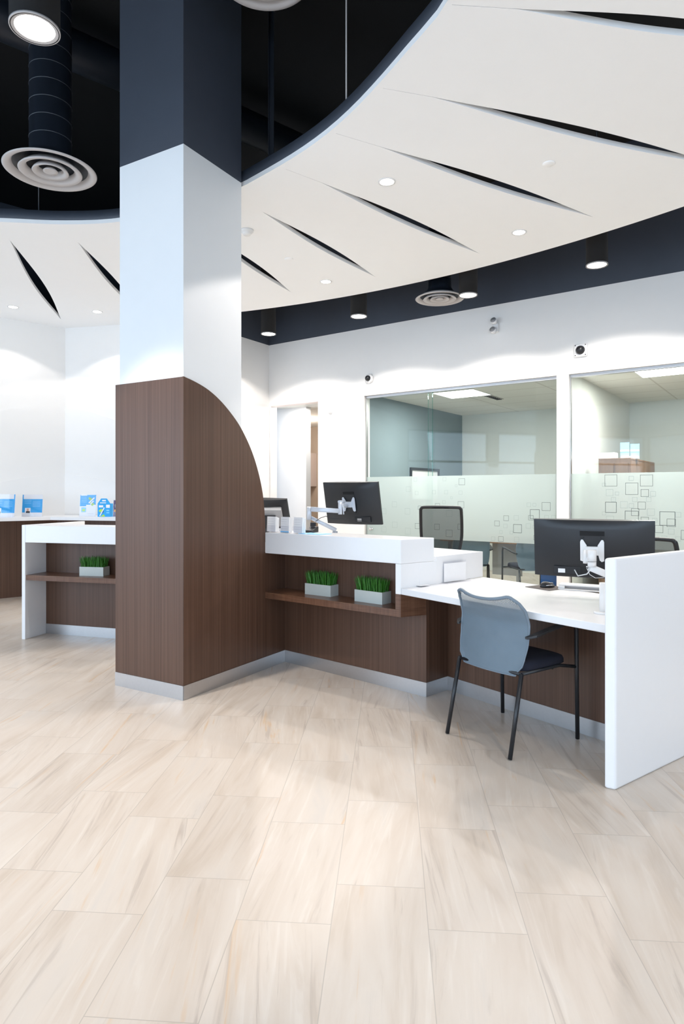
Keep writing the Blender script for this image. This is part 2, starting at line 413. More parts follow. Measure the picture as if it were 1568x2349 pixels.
# ------------------------------------------------------------------ ring ceiling ("cloud") with slits
def up(px, py, dz=ZC-H): y = F*dz/(CY-py); return V2((px-784)/F*y, y)
CC = V2(-2.757, 2.197)
meas = [up(*q) for q in [(0, 509), (145, 514.5), (270, 509), (558, 427), (626, 389), (754, 303.6), (861, 200), (933, 118), (1027.5, 0)]]
pol = [(math.atan2((p-CC).y, (p-CC).x), (p-CC).length) for p in meas]
pol += [(math.radians(a), 3.31) for a in (-20, -50, -80, -110, -140, -170, 160, 130)]
pol = sorted((a % (2*PI), r) for a, r in pol)
def rr(a):
    a %= 2*PI; n = len(pol)
    for i in range(n):
        a1, r1 = pol[i]; a2, r2 = pol[(i+1) % n]; d = (a2-a1) % (2*PI); t = ((a-a1) % (2*PI))
        if t <= d:
            t /= d; r0 = pol[i-1][1]; r3 = pol[(i+2) % n][1]
            return .5*((2*r1)+(-r0+r2)*t+(2*r0-5*r1+4*r2-r3)*t*t+(-r0+3*r1-3*r2+r3)*t**3)
    return 3.31
inner = [CC+Vector((math.cos(a), math.sin(a)))*rr(a) for a in [2*PI*i/160 for i in range(160)]]
OC, OR = V2(-4.618, -.534), 9.32
outer = [OC+Vector((math.cos(a), math.sin(a)))*OR for a in [math.radians(-28+i*(74.2+28)/90) for i in range(91)]]
outer += [V2(-2.12, 8.62), V2(-3.886, 9.04), V2(-9.05, 4.4), V2(-9.05, -5.05), V2(3.4, -5.05)]
slits = []
for a, b in [((735, 418), (1100, 582)), ((600, 485), (862, 636)), ((870, 336), (1360, 498)), ((990, 222), (1660, 383)), ((22, 550), (140, 733)),
             ((178, 555), (318, 716)), ((470, 532), (668, 671)), ((1180, 20), (1900, 100))]:
    A, B = up(*a), up(*b); d = B-A; n = Vector((-d.y, d.x)).normalized(); wd = .055 if d.length < 2.6 else .062
    ns = 24; s1 = [A+d*(i/ns)+n*wd*math.sin(PI*i/ns)**1.15 for i in range(ns)]; s2 = [B-d*(i/ns)-n*wd*math.sin(PI*i/ns)**1.15 for i in range(ns)]
    # hairline panel joint running on from the tip towards the opening
    tl = {870: (770, 306), 990: (878, 202.5), 1180: (1036, 11), 735: (655, 388)}.get(a[0])
    if tl:
        T = up(*tl); k = Vector((-(A-T).y, (A-T).x)).normalized()*.0014; s1 = [T+k, A+d*.004+k]+s1[1:]; s2 = s2+[A+d*.004-k, T-k]
    slits.append(s1+s2)
def filled(loops, thick, name, mats):
    cu = bpy.data.curves.new(name, 'CURVE'); cu.dimensions = '2D'; cu.fill_mode = 'BOTH'; cu.extrude = thick/2
    for lp in loops:
        sp = cu.splines.new('POLY'); sp.points.add(len(lp)-1); sp.use_cyclic_u = True
        for i, p in enumerate(lp): sp.points[i].co = (p[0], p[1], 0, 1)
    t = bpy.data.objects.new('tmp', cu); COL.objects.link(t)
    me = bpy.data.meshes.new_from_object(t.evaluated_get(bpy.context.evaluated_depsgraph_get()))
    bpy.data.objects.remove(t); me.name = name
    for mm in mats: me.materials.append(MATS[mm])
    for p in me.polygons: p.material_index = 0 if abs(p.normal.z) > .5 else min(1, len(mats)-1); p.use_smooth = False
    o = bpy.data.objects.new(name, me); COL.objects.link(o); return o
cl = filled([outer, inner]+slits, .034, 'ceiling', ['cloud_white', 'cloud_white']); cl.location.z = ZC+.017
struct(cl, 'white ring ceiling with radiating lens shaped slits')
# navy fascia standing on the inner edge of the ring
m = MB(); n = len(inner); i2 = [CC+(p-CC)*(1+.02/(p-CC).length) for p in inner]; i1 = [CC+(p-CC)*(1+.004/(p-CC).length) for p in inner]
vs = [(*p, z) for z in (ZC+.012, ZC+.118) for ring in (i1, i2) for p in ring]
fs = []
for i in range(n):
    j = (i+1) % n; fs += [(i, j, 2*n+j, 2*n+i), (n+i, 3*n+i, 3*n+j, n+j), (i, n+i, n+j, j), (2*n+i, 2*n+j, 3*n+j, 3*n+i)]
m.add(vs, fs, 0, True); tag(m.build('trim_2', 'navy_paint'), kind='structure')
# upstand behind outer edge
m = MB(); oo = outer[:91]; o2 = [p+(OC-p).normalized()*.02 for p in oo]
vs = [(*p, z) for z in (ZC+.034, ZC+.10) for ring in (oo, o2) for p in ring]; n = 91; fs = []
for i in range(n-1):
    fs += [(i, i+1, 2*n+i+1, 2*n+i), (n+i, 3*n+i, 3*n+i+1, n+i+1), (2*n+i, 2*n+i+1, 3*n+i+1, 3*n+i)]
m.add(vs, fs, 0); tag(m.build('trim_3', 'navy_paint'), kind='structure')

# ------------------------------------------------------------------ offices and passage behind the back wall
ZO = 2.765; DEP = 3.2
def pw(s0, s1, d0, d1): return [WP(s0, -d0), WP(s1, -d0), WP(s1, -d1), WP(s0, -d1)]
m = MB(); m.prism(pw(G0-.12, G0, .14, DEP), 0, ZO); struct(m.build('wall_office', 'blue_wall'))
m = MB(); m.prism(pw(G1, G2, .14, DEP), 0, ZO); struct(m.build('wall_office', 'office_wall'))
m = MB(); m.prism(pw(G3, G3+.12, .14, DEP), 0, ZO); struct(m.build('wall_office', 'office_wall'))
m = MB(); m.prism(pw(G0-.12, G3+.12, DEP, DEP+.12), 0, ZO); struct(m.build('wall_office', 'office_wall'))
m = MB(); m.prism(pw(-9.6, G3+.12, .14, DEP+.3), ZO, ZO+.05); struct(m.build('ceiling', 'ceiling_tile'), 'tiled grid ceiling of the offices and passage')
m = MB(); m.prism(pw(-9.6, -6.52, .60, .72), 0, ZO); struct(m.build('wall_passage', 'white_wall'))
m = MB(); m.prism(pw(-9.7, -9.58, .6, DEP+.1), 0, ZO); m.prism(pw(-9.6, G0-.12, DEP, DEP+.12), 0, ZO); struct(m.build('wall_passage', 'beige_wall'))
m = MB(); k = .035; m.prism([WP(D0), WP(D1), WP(D1, -.14), WP(D0, -.14)], GT-.012, GT+.0)
struct(m.build('trim_4', 'cabinet_pink'))

# wall cabinet in the passage
s0 = -8.95; m = MB(); m.prism(pw(s0, s0+.62, DEP-.34, DEP-.001), 1.50, 2.20)
o = m.build('wall_cabinet', 'cabinet_pink', bevel=.003); tag(o, 'pale wall cabinet hanging in the passage beyond the door opening', 'cabinet')
m = MB(); m.prism(pw(s0+.01, s0+.61, DEP-.36, DEP-.342), 1.505, 2.195); m.build('door', 'cabinet_pink', o, bevel=.002)

# --- glazing
def glass_front(no, s0, s1, door=None):
    fr = MB()
    def bar(sa, sb, za, zb, a=.035, b=.085): fr.prism([WP(sa, -a), WP(sb, -a), WP(sb, -b), WP(sa, -b)], za, zb)
    bar(s0, s1, GT-.035, GT-.001); bar(s0, s0+.012, 0, GT-.03); bar(s1-.012, s1, 0, GT-.03); bar(s0, s1, 0, .03)
    o = struct(fr.build('window_%d' % no, 'steel'))
    m = MB()
    if door:
        m.prism([WP(s0+.012, -.05), WP(door, -.05), WP(door, -.06), WP(s0+.012, -.06)], .03, GT-.036)
        m.prism([WP(door-.075, -.072), WP(s1-.012, -.072), WP(s1-.012, -.082), WP(door-.075, -.082)], .03, GT-.036)
        m.build('glass_pane', 'glass', o)
        e = MB(); e.prism([WP(door-.001, -.0495), WP(door+.001, -.0495), WP(door+.001, -.0605), WP(door-.001, -.0605)], .03, GT-.036)
        e.prism([WP(door-.077, -.0715), WP(door-.075, -.0715), WP(door-.075, -.0825), WP(door-.077, -.0825)], .03, GT-.036); e.build('glass_edge', 'glass_edge', o)
    else:
        m.prism([WP(s0+.012, -.055), WP(s1-.012, -.055), WP(s1-.012, -.065), WP(s0+.012, -.065)], .03, GT-.036); m.build('glass_pane', 'glass', o)
    return o
w1 = glass_front(1, G0, G1, ws(987)); w2 = glass_front(2, G2, G3)
FZ0, FZ1 = .757, 1.588
def film(parent, s0, s1, squares):
    m = MB(); off = -.0475
    m.add([(*WP(s0, off), FZ0), (*WP(s1, off), FZ0), (*WP(s1, off), FZ1), (*WP(s0, off), FZ1)], [(0, 1, 2, 3)], 0)
    for (px, py, sz, dark) in squares:
        sc_, zc = ws(px), wz(px, py); h = sz/2; t = .0026 if dark > 1 else .0018
        if not (s0+h < sc_ < s1-h): continue
        def q(a0, a1, b0, b1): m.add([(*WP(a0, -.046), b0), (*WP(a1, -.046), b0), (*WP(a1, -.046), b1), (*WP(a0, -.046), b1)], [(0, 1, 2, 3)], 1 if dark else 2)
        z0, z1 = max(zc-h, FZ0+.004), min(zc+h, FZ1-.004)
        q(sc_-h, sc_+h, z0, z0+t*2); q(sc_-h, sc_+h, z1-t*2, z1); q(sc_-h, sc_-h+t*2, z0, z1); q(sc_+h-t*2, sc_+h, z0, z1)
    o = m.build('frosted_film', ['frost', 'square_line', 'square_line_faint'], parent); return o
random.seed(3)
sq1 = [(1055, 1105, .085, 1), (1052, 1130, .05, 0), (1053, 1158, .085, 1), (1019, 1129, .05, 0), (1015, 1099, .05, 0), (991, 1129, .05, 0), (1031, 1142, .03, 0), (1014, 1152, .045, 0),
       (958, 1165, .05, 1), (900, 1157, .075, 0), (876, 1173, .075, 0), (930, 1173, .08, 0), (901, 1204, .08, 0), (876, 1215, .075, 0), (953, 1207, .075, 1), (931, 1219, .085, 0), (999, 1161, .07, 1),
       (1026, 1178, .085, 0), (1053, 1180, .06, 0), (998, 1209, .075, 1), (1026, 1224, .09, 1), (1052, 1209, .075, 1), (1042, 1114, .03, 0), (932, 1122, .07, 0), (948, 1100, .05, 0), (951, 1131, .05, 0),
       (1249, 1162, .10, 1), (1223, 1180, .115, 2), (1214, 1188, .06, 1), (1222, 1158, .04, 0), (1209, 1158, .05, 0), (1157, 1189, .065, 1), (1136, 1201, .065, 1), (1155, 1207, .05, 0), (1180, 1188, .06, 0),
       (1183, 1213, .105, 2), (1145, 1221, .04, 0), (1169, 1222, .04, 0), (1145, 1237, .065, 1), (1127, 1236, .05, 0), (1208, 1207, .06, 0), (1222, 1209, .04, 0), (1181, 1238, .06, 0), (1226, 1234, .06, 1), (1266, 1187, .05, 0), (1250, 1187, .05, 0)]
sq2 = [(1398, 1102, .13, 1), (1480, 1102, .125, 1), (1446, 1121, .13, 1), (1476, 1131, .08, 1), (1395, 1130, .075, 0), (1412, 1132, .04, 0), (1495, 1133, .055, 0), (1382, 1112, .04, 0), (1445, 1097, .05, 0),
       (1404, 1146, .05, 0), (1453, 1146, .05, 0), (1485, 1146, .05, 0), (1428, 1158, .075, 0), (1445, 1160, .05, 0), (1469, 1160, .08, 1), (1398, 1164, .12, 2), (1454, 1175, .08, 1), (1490, 1175, .075, 0),
       (1446, 1187, .14, 2), (1396, 1192, .08, 0), (1476, 1195, .08, 1), (1528, 1190, .15, 2), (1537, 1200, .085, 1), (1553, 1181, .055, 0), (1509, 1214, .08, 1), (1537, 1220, .06, 0), (1482, 1228, .125, 2),
       (1521, 1236, .055, 0), (1553, 1237, .05, 0), (1499, 1194, .05, 0), (1382, 1178, .04, 0), (1572, 1228, .10, 1)]
film(w1, G0+.013, G1-.013, sq1); film(w2, G2+.013, G3-.013, sq2)
# lever knob on the left glass leaf
m = MB(); a = WP(ws(848), -.03); m.lathe([(.0, 0), (.022, 0), (.022, .012), (.012, .016), (.012, .035), (.02, .037), (.02, .05), (0, .052)], seg=20, M=Matrix.Rotation(math.atan2(-NN.x, NN.y)*1.0, 4, 'Z') @ Matrix.Rotation(PI/2, 4, 'X'))
o = m.build('door_knob', 'chrome', w1); o.location = (*WP(ws(848), -.05), wz(848, 1213)); o['label'] = 'round chrome knob'

# office lights: recessed troffers
def troffer(c, lab, sx=.60, sy=.60):
    R = Matrix.Rotation(-.6222, 4, 'Z'); o = empty('ceiling_light', (c[0], c[1], ZO), -.6222, lab, 'light', 'recessed square office ceiling lights')
    m = MB(); m.box(-sx/2, sx/2, -sy/2, sy/2, -.004, -.001); m.build('lens', 'troffer_lens', o)
    m = MB()
    for x0, x1, y0, y1 in ((-sx/2-.02, sx/2+.02, -sy/2-.02, -sy/2), (-sx/2-.02, sx/2+.02, sy/2, sy/2+.02), (-sx/2-.02, -sx/2, -sy/2, sy/2), (sx/2, sx/2+.02, -sy/2, sy/2)): m.box(x0, x1, y0, y1, -.008, -.0005)
    m.build('frame', 'white_plastic', o)
    l = lamp('office_glow', 'AREA', (0, 0, -.03), 34, (1, .97, .92), shape='SQUARE', size=.55); l.parent = o; return o
troffer((1.69, 9.02), 'glowing square light in the ceiling of the left glass office')
troffer((3.70, 7.32), 'glowing square light in the ceiling of the right glass office', .58, .60)
lamp('passage_fill', 'POINT', (*WP(-7.7, -1.9), 2.4), 26, (1, .86, .74), shadow_soft_size=.15)  # fill lamps without a fixture, added to brighten the passage
lamp('passage_fill', 'AREA', (*WP(-6.35, -.36), 2.74), 16, (1, .97, .94), shape='SQUARE', size=.25)  # added fill that lifts the white wall just inside the opening
def air_vent(c, lab, rz=-.6222, sx=.55, sy=.25):
    o = empty('air_vent', (c[0], c[1], ZO), rz, lab, 'vent'); m = MB(); m.box(-sx/2, sx/2, -sy/2, sy/2, -.006, -.001); m.build('frame', 'grey_plastic', o)
    m = MB()
    for i in range(7): y = -sy/2+.03+i*(sy-.06)/6; m.box(-sx/2+.02, sx/2-.02, y-.006, y+.006, -.014, -.006)
    m.build('slat', 'black_plastic', o)
p = up(1131, 911, ZO-H); air_vent(p, 'dark slotted air vent beside the light in the left office', -.6222, .12, .5)

# things on the office walls
lw = lambda t, off: WP(G0, -t)+U*off           # point on blue wall
m = MB(); t0, t1, z0, z1 = 1.28, 2.25, 1.22, 1.765
o = empty('picture_frame', (*lw((t0+t1)/2, .0), z0), 0, 'black framed picture on the blue wall of the left office', 'picture frame')
M_ = Matrix(((NN.x, U.x, 0, 0), (NN.y, U.y, 0, 0), (0, 0, 1, 0), (0, 0, 0, 1)))
hw = (t1-t0)/2; hh = z1-z0
m = MB(); m.box(-hw+.04, hw-.04, .002, .012, .04, hh-.04, M=M_); m.build('print', 'paper', o)
m = MB()
for x0, x1, a, b in ((-hw, hw, 0, .04), (-hw, hw, hh-.04, hh), (-hw, -hw+.04, .04, hh-.04), (hw-.04, hw, .04, hh-.04)): m.box(x0, x1, .001, .03, a, b, M=M_)
m.build('frame', 'black_plastic', o, bevel=.002)
# credenza with hutch in right office (only its top shows over the film)
def at_plane(px, dep): k = (px-784)/F; y = (DW+dep)/(NN.x*k+NN.y); return V2(k*y, y)
cz = empty('storage_cabinet', (*at_plane(1405, .75), 0), -.6222, 'walnut storage cabinet standing in the right glass office', 'cabinet')
a = at_plane(1372, .55); b = at_plane(1446, .55)
def loc2(o, p): v = Vector((p[0]-o.location.x, p[1]-o.location.y)); return V2(v.dot(U), v.dot(NN))
la, lb = loc2(cz, a), loc2(cz, b); zt = H+(CY-1052)/F*a.y
m = MB(); m.box(la.x, lb.x, la.y, la.y+.03, 0, zt-.02); m.box(lb.x-.02, lb.x, la.y+.03, la.y+1.5, 0, zt-.02); m.box(la.x, la.x+.02, la.y+.03, la.y+1.5, 0, zt-.02); m.build('body', 'office_wood', cz, bevel=.003)
m = MB(); m.box(la.x, lb.x, la.y, la.y+1.5, zt-.02, zt); m.build('top', 'office_wood', cz, bevel=.003)
for sgn in (0, 1):
    x0 = la.x+.03+sgn*(lb.x-la.x-.04)/2; m = MB(); m.box(x0, x0+(lb.x-la.x)/2-.04, la.y-.012, la.y-.001, .08, zt-.06); m.build('door', 'office_wood', cz, bevel=.002)
q = at_plane(1395, .75); o = MB(); o.box(-.09, .09, -.08, .08, 0, .075, M=Matrix.Rotation(-.6222, 4, 'Z')); o = o.build('white_box', 'paper', bevel=.003); o.location = (*q, zt); tag(o, 'low white box on the storage cabinet in the right office', 'box')
q = at_plane(1444, .85); e = empty('brochure_stand', (*q, zt), -.55, 'blue brochures in a clear stand on the storage cabinet', 'brochure stand')
m = MB(); m.box(-.10, .10, -.05, .05, 0, .03); m.build('base', 'paper', e)
for k, x in enumerate((-.055, .055)):
    m = MB(); m.box(x-.05, x+.05, -.02+.015*k, -.01+.015*k, .03, .20-.02*k); m.box(x-.05, x+.05, -.024+.015*k, -.0205+.015*k, .09, .11, 1); m.build('brochure', ['pale_cyan', 'paper'], e)

# office desk behind the glass
od = empty('office_desk', (*at_plane(1130, 1.12), 0), -.6222, 'wood topped desk with grey panels inside the left glass office', 'desk')
m = MB(); m.box(-.75, .48, -.16, .55, .665, .74); m.build('desk_top', 'office_wood', od, bevel=.003)
m = MB(); m.box(-.05, .38, .1, .13, .20, .66); m.build('modesty_panel', 'grey_plastic', od)
for x in (-.7, .34):
    m = MB(); m.box(x, x+.045, 0, .045, .0, .664); m.build('leg', 'grey_plastic', od)
bx = at_plane(1266, .24); m = MB(); m.prism([(-.10, -.13), (.10, -.13), (.10, .13), (-.10, .13)], 0, .40); m.prism([(-.115, -.145), (.115, -.145), (.115, .145), (-.115, .145)], .40, .43)
o = m.build('waste_bin', 'bin_blue', bevel=.006); o.location = (*bx, 0); o.rotation_euler.z = -.62; tag(o, 'blue bin on the floor behind the office glass', 'bin')

# ------------------------------------------------------------------ column and its walnut fin
A, B, C = V2(-1.611, 4.550), V2(-1.044, 4.212), V2(-.463, 5.184)
FD = (C-B).normalized(); LD = (A-B).normalized()
LNn = Vector((-LD.y, LD.x)); LNn = LNn if LNn.dot(V2(0, -1)) > 0 else -LNn       # outward normal of left face
FN = Vector((FD.y, -FD.x))                                                         # outward normal of fin face
wB = B+LD*.012-LNn*.012-FN*.0; wB = B-LNn*.014-FN*.014
wA = V2(-1.583, 4.53)-LNn*.012; wC = V2(-.739, 4.763)-FN*.014; wD = wA+(wC-wB)
m = MB(); m.prism([wA, wB, wC, wD], 0, ZC, 0); m.prism([wA, wB, wC, wD], ZC, ZD, 1)
colm = struct(m.build('column', ['column_white', 'navy_paint']))
ZW = 2.135
m = MB(); m.prism([A, B, B-LNn*.013, A-LNn*.013], .0, ZW); m.prism([A-LNn*.013, A-LNn*.013+(wC-wB).normalized()*.60, A-LNn*.013+(wC-wB).normalized()*.60-LD*.012, A-LNn*.013-LD*.012], 0, ZW)
m.build('cladding', 'walnut', colm)
# fin: quarter-arch panel in the plane of the right face
arc = [(420, 863), (450, 877), (480, 896), (510, 924), (540, 962), (560, 996), (578, 1037), (592, 1082), (602, 1130), (606.5, 1175), (608, 1215)]
pts = []
for px, py in arc:
    s, p = hit(px, B, C); pts.append((max(s, 0), H+(CY-py)/F*p.y))
pts = smooth(pts, 5); tE = pts[-1][0]
prof = [(0, 0)]+pts+[(tE, .905), (1.16, .895), (1.16, 0)]
m = MB(); m.extr([(*(B+FD*s), z) for s, z in prof], (-FN.x*.013, -FN.y*.013, 0))
inn = [(s, z) for s, z in prof if s > .66]; inn = [(.66, 0)]+inn
m.extr([(*(B+FD*s-FN*.0131), z) for s, z in inn], (-FN.x*.03, -FN.y*.03, 0))
m.build('fin_panel', 'walnut', colm)
KB = .095
def kick(m, a, b, t=.004, z=KB):
    a, b = Vector(a), Vector(b); d = (b-a).normalized(); n = Vector((d.y, -d.x)); m.prism([a, b, b+n*t, a+n*t], 0, z)
m = MB(); kick(m, A, B+V2(0, -.001)); kick(m, B, C); m.build('kick_plate', 'steel', colm)

# ------------------------------------------------------------------ high teller counter
Pf = V2(.386, 4.200); Fp = V2(-.596, 4.962); R_ = V2(.565, 4.287); In = V2(.733, 4.444); E_ = V2(1.442, 3.533)
d1 = (Fp-Pf).normalized(); SD = V2(.795, .607)                       # along the counter front, and back along its end
ZL = 1.06; ZS = .93
tc = empty('teller_counter', (0, 4.6, 0), 0, 'white topped teller counter with walnut niche shelf right of the column', 'counter')
def child(m, name, mats, bevel=0, parent=None, lab=None, seg=3):
    par = parent or tc; o = m.build(name, mats, None, bevel, seg)
    o.parent = par; o.matrix_parent_inverse = Matrix.Translation(-par.location) if par.rotation_euler.z == 0 else (Matrix.Translation(par.location) @ Matrix.Rotation(par.rotation_euler.z, 4, 'Z')).inverted()
    if lab: o['label'] = lab
    return o
Fb = Fp+FD*.30
m = MB(); m.prism([Pf, Fp, Fb, Pf+SD*.31], .90, ZL)
child(m, 'ledge', 'solid_surface', .004)
m = MB(); m.prism([Pf, Pf+d1*.042, Pf+d1*.042+SD*.17, Pf+SD*.17], .70, .8995); child(m, 'ledge_leg', 'solid_surface', .002)
e0 = Pf+SD*.17; e1 = V2(1.051, 4.773)
m = MB(); m.prism([e0, e0+d1*.04, Pf+SD*.33+d1*.04, Pf+SD*.33], .742, .8995); m.prism([Pf+SD*.33, Pf+SD*.33+d1*.04, e1+d1*.04, e1], .742, ZS); child(m, 'end_panel', 'solid_surface', .002)
m = MB(); m.prism([Pf+d1*.045+SD*.335, e1+d1*.045, V2(.716, 5.12), V2(-.45, 6.08), V2(-1.25, 6.0), V2(-1.25, 5.32), Fp+FD*.33], .90, ZS)
child(m, 'work_surface', 'solid_surface', .002)
m = MB(); m.prism([C-FD*.0, R_, R_+SD*.03, C+FD*.03], 0, .699); Rt = R_+(C-R_).normalized()*.10; m.prism([C, Rt, Rt+SD*.03, C+FD*.03], .699, .8995); child(m, 'back_panel', 'walnut')
m = MB(); m.prism([R_, In, In+SD*.40, In+SD*.40+d1*.02, R_+SD*.03+d1*.02, R_+d1*.02+SD*.031], 0, .699); child(m, 'side_panel', 'walnut')
m = MB(); m.prism([Pf, Fp+d1*.0, C-FD*.001, R_-SD*.001], .55, .598); child(m, 'shelf', 'walnut_shelf', .001)
m = MB(); m.prism([Pf, Pf+d1*.042, R_+d1*.04-SD*.002, R_-SD*.002], .5985, .6995); child(m, 'shelf_end', 'walnut_shelf')
m = MB(); kick(m, C, R_); kick(m, R_-SD*.004, In); child(m, 'kick_plate', 'steel')

# ------------------------------------------------------------------ seated desk and end panel
dk = empty('service_desk', (1.3, 3.9, 0), 0, 'white topped walnut desk between the teller counter and the tall white panel', 'desk')
PD = V2(.81, .586); Q0 = V2(1.213, 2.963); Q1 = V2(1.257, 2.938)      # front edge of the tall end panel
fr = V2(1.262, 3.030)
m = MB(); m.prism([Pf+V2(.002, -.002), fr, fr+PD*.84, V2(1.051, 4.773)+V2(.0, -.0)], .70, .74); child(m, 'desk_top', 'solid_surface', .004, dk)
ED = (E_-In).normalized(); E2 = E_+ED*.14
m = MB(); m.prism([In+ED*.001, E2, E2+PD*.03, In+SD*.03], 0, .6995); child(m, 'back_panel', 'walnut', 0, dk)
m = MB(); kick(m, In+ED*.004, E2); child(m, 'kick_plate', 'steel', 0, dk)
m = MB(); m.prism([Q0, Q1, Q1+PD*1.0, Q0+PD*1.0], 0, 1.067); child(m, 'end_panel', 'solid_surface', .012, dk, 'tall white end panel', 4)

# ------------------------------------------------------------------ left counter behind the column
lc = empty('teller_counter', (-2.5, 6.1, 0), 0, 'white topped counter with walnut niche shelf left of the column', 'counter')
lA = V2(-2.990, 5.972); lB = V2(-2.953, 5.962); ld = V2(.963, -.268); lb_ = V2(.268, .963)
rA, rB = V2(-2.915, 6.237), V2(-2.123, 6.0); rE = rA+(rB-rA).normalized()*1.55
m = MB(); m.prism([lA, lB, lB+lb_*.85, lA+lb_*.85], 0, 1.067); child(m, 'end_panel', 'solid_surface', .003, lc)
m = MB(); m.prism([lB+ld*.001, lB+ld*1.5, lB+ld*1.5+lb_*.30, lB+ld*.001+lb_*.30], .905, 1.062); child(m, 'ledge', 'solid_surface', .003, lc)
m = MB(); m.prism([rA, rE, rE+lb_*.03, rA+lb_*.03], 0, .904); child(m, 'back_panel', 'walnut', 0, lc)
m = MB(); m.prism([lB+ld*.001+lb_*.01, lB+ld*1.5+lb_*.01, rE, rA+V2(.0, -.001)], .552, .60); child(m, 'shelf', 'walnut_shelf', .001, lc)
m = MB(); m.prism([lB+ld*.002+lb_*.31, lB+ld*1.5+lb_*.31, lB+ld*1.5+lb_*.8, lB+ld*.002+lb_*.8], .88, .93); child(m, 'work_surface', 'solid_surface', .003, lc)
m = MB(); kick(m, rA, rE); child(m, 'kick_plate', 'steel', 0, lc)

# ------------------------------------------------------------------ wall counter on the far left
fc = empty('wall_counter', (-3.6, 8.3, 0), 0, 'long white topped counter with dark walnut front along the far left wall', 'counter')
k0 = V2(-6.2, 6.15); k1 = V2(-3.72, 8.16); k2 = V2(-2.55, 7.88)
b0 = V2(-6.45, 6.62); b1 = P1+V2(-.0, -.06); b2 = P2+V2(-.42, .03)
m = MB(); m.prism([k0, k1, k2, b2, b1, b0], 1.018, 1.058); child(m, 'counter_top', 'solid_surface', .002, fc)
m = MB(); m.prism([b0+V2(.08, -.12), b1+V2(.0, -.2), b2+V2(.0, -.16), b2, b1, b0], 0, 1.0175); child(m, 'front_panel', 'walnut', 0, fc)

# ------------------------------------------------------------------ grass planters
def planter(loc, rz, lab):
    o = empty('grass_planter', loc, rz, lab, 'planter', 'grass planters on the counter shelves')
    m = MB(); a, b, h = .122, .0525, .083; t = .006
    for x0, x1, y0, y1 in ((-a, a, -b, -b+t), (-a, a, b-t, b), (-a, -a+t, -b+t, b-t), (a-t, a, -b+t, b-t)): m.box(x0, x1, y0, y1, 0, h)
    m.box(-a+t, a-t, -b+t, b-t, .001, .066, 1); m.build('box', ['planter', 'soil'], o)
    g = MB(); rnd = random.Random(5)
    for i in range(420):
        x = rnd.uniform(-a+.008, a-.008); y = rnd.uniform(-b+.008, b-.008); hgt = rnd.uniform(.085, .118); wd = rnd.uniform(.0013, .0026)
        an = rnd.uniform(0, 2*PI); dx, dy = math.cos(an)*wd, math.sin(an)*wd
        lx = x*.12+rnd.uniform(-.014, .014); ly = y*.2+rnd.uniform(-.012, .012); z0 = .064
        ps = [(x, y, z0, 1), (x+lx*.35, y+ly*.35, z0+hgt*.5, .9), (x+lx*.75, y+ly*.75, z0+hgt*.8, .75), (x+lx, y+ly, z0+hgt, .35)]
        vs = []
        for (X, Y, Z, k) in ps: vs += [(X-dx*k, Y-dy*k, Z), (X+dx*k, Y+dy*k, Z)]
        g.add(vs, [(0, 1, 3, 2), (2, 3, 5, 4), (4, 5, 7, 6)])
    gg = g.build('grass', 'blade', o); gg['kind'] = 'stuff'
    return o
def dirang(v): return math.atan2(v[1], v[0])
def plc(fl, fr_, z):   # front-left / front-right floor points -> centre
    d = (fr_-fl).normalized(); n = Vector((-d.y, d.x)); c = (fl+fr_)/2+n*.0525; return (c.x, c.y, z), dirang(d)
p1 = planter(*plc(V2(-.282, 4.867), V2(-.0847, 4.724), .598), 'square sided grass planter on the niche shelf, the one nearer the column')
for (fl, frr, z, lab) in ((V2(.0894, 4.553), V2(.275, 4.396), .598, 'grass planter at the right end of the niche shelf, beside the white counter leg'),
                          (V2(-2.43, 5.92), V2(-2.192, 5.872), .600, 'grass planter on the shelf of the counter left of the column')):
    c = dup(p1); l, rz = plc(fl, frr, z); c.location = l; c.rotation_euler.z = rz; c['label'] = lab

# ------------------------------------------------------------------ monitors
def rot(rz, rx=0): return Matrix.Rotation(rz, 4, 'Z') @ Matrix.Rotation(rx, 4, 'X')
def monitor(name, c, yaw, tilt, w_, h_, lab, style=0):
    """local frame: x right, z up, back side faces -y"""
    o = empty(name, c, 0, lab, 'monitor'); o.rotation_euler = (0, 0, 0)
    o.matrix_world = Matrix.Translation(c) @ rot(yaw, tilt)
    m = MB(); nx, rows = 14, [(-.5, 0), (-.47, .006), (-.2, .012), (.35, .016), (.46, .008), (.5, 0)]
    # bowed back shell: grid
    vs = []
    for zi, dz in rows:
        for i in range(nx+1):
            t = i/nx*2-1; d = .0045+dz*1.3*(1-abs(t)**3)+.017*(1-t*t)
            vs.append((t*w_/2, -d, zi*h_))
    n = nx+1; fs = [(j*n+i, j*n+i+1, (j+1)*n+i+1, (j+1)*n+i) for j in range(len(rows)-1) for i in range(nx)]
    m.add(vs, fs, 0, True)
    m.extr([(w_/2*(i/14-1), -.004-.017*(1-(i/14-1)**2), -h_/2) for i in range(29)]+[(w_/2, .014, -h_/2), (0, .026, -h_/2), (-w_/2, .014, -h_/2)], (0, 0, h_))
    m.v = [(x, y, z) for x, y, z in m.v]
    m.build('shell', 'monitor_shell', o)
    s = MB(); s.box(-w_/2+.012, w_/2-.012, .0142, .028, -h_/2+.016, h_/2-.012); s.build('screen', 'black_plastic', o)
    return o
def part(o, m, name, mats, bevel=0, lab=None):
    c = m.build(name, mats, o, bevel); 
    if lab: c['label'] = lab
    return c
mon1 = monitor('computer_monitor', (.085, 5.32, 1.283), math.radians(-33), math.radians(12), .535, .355, 'black monitor tilted on a silver arm over the teller counter')
m = MB(); m.box(-.052, .052, -.042, -.036, -.075, .105); m.box(-.052, .052, -.045, -.042, .082, .105, 1); part(mon1, m, 'mounting_recess', ['black_plastic', 'black_paint'])
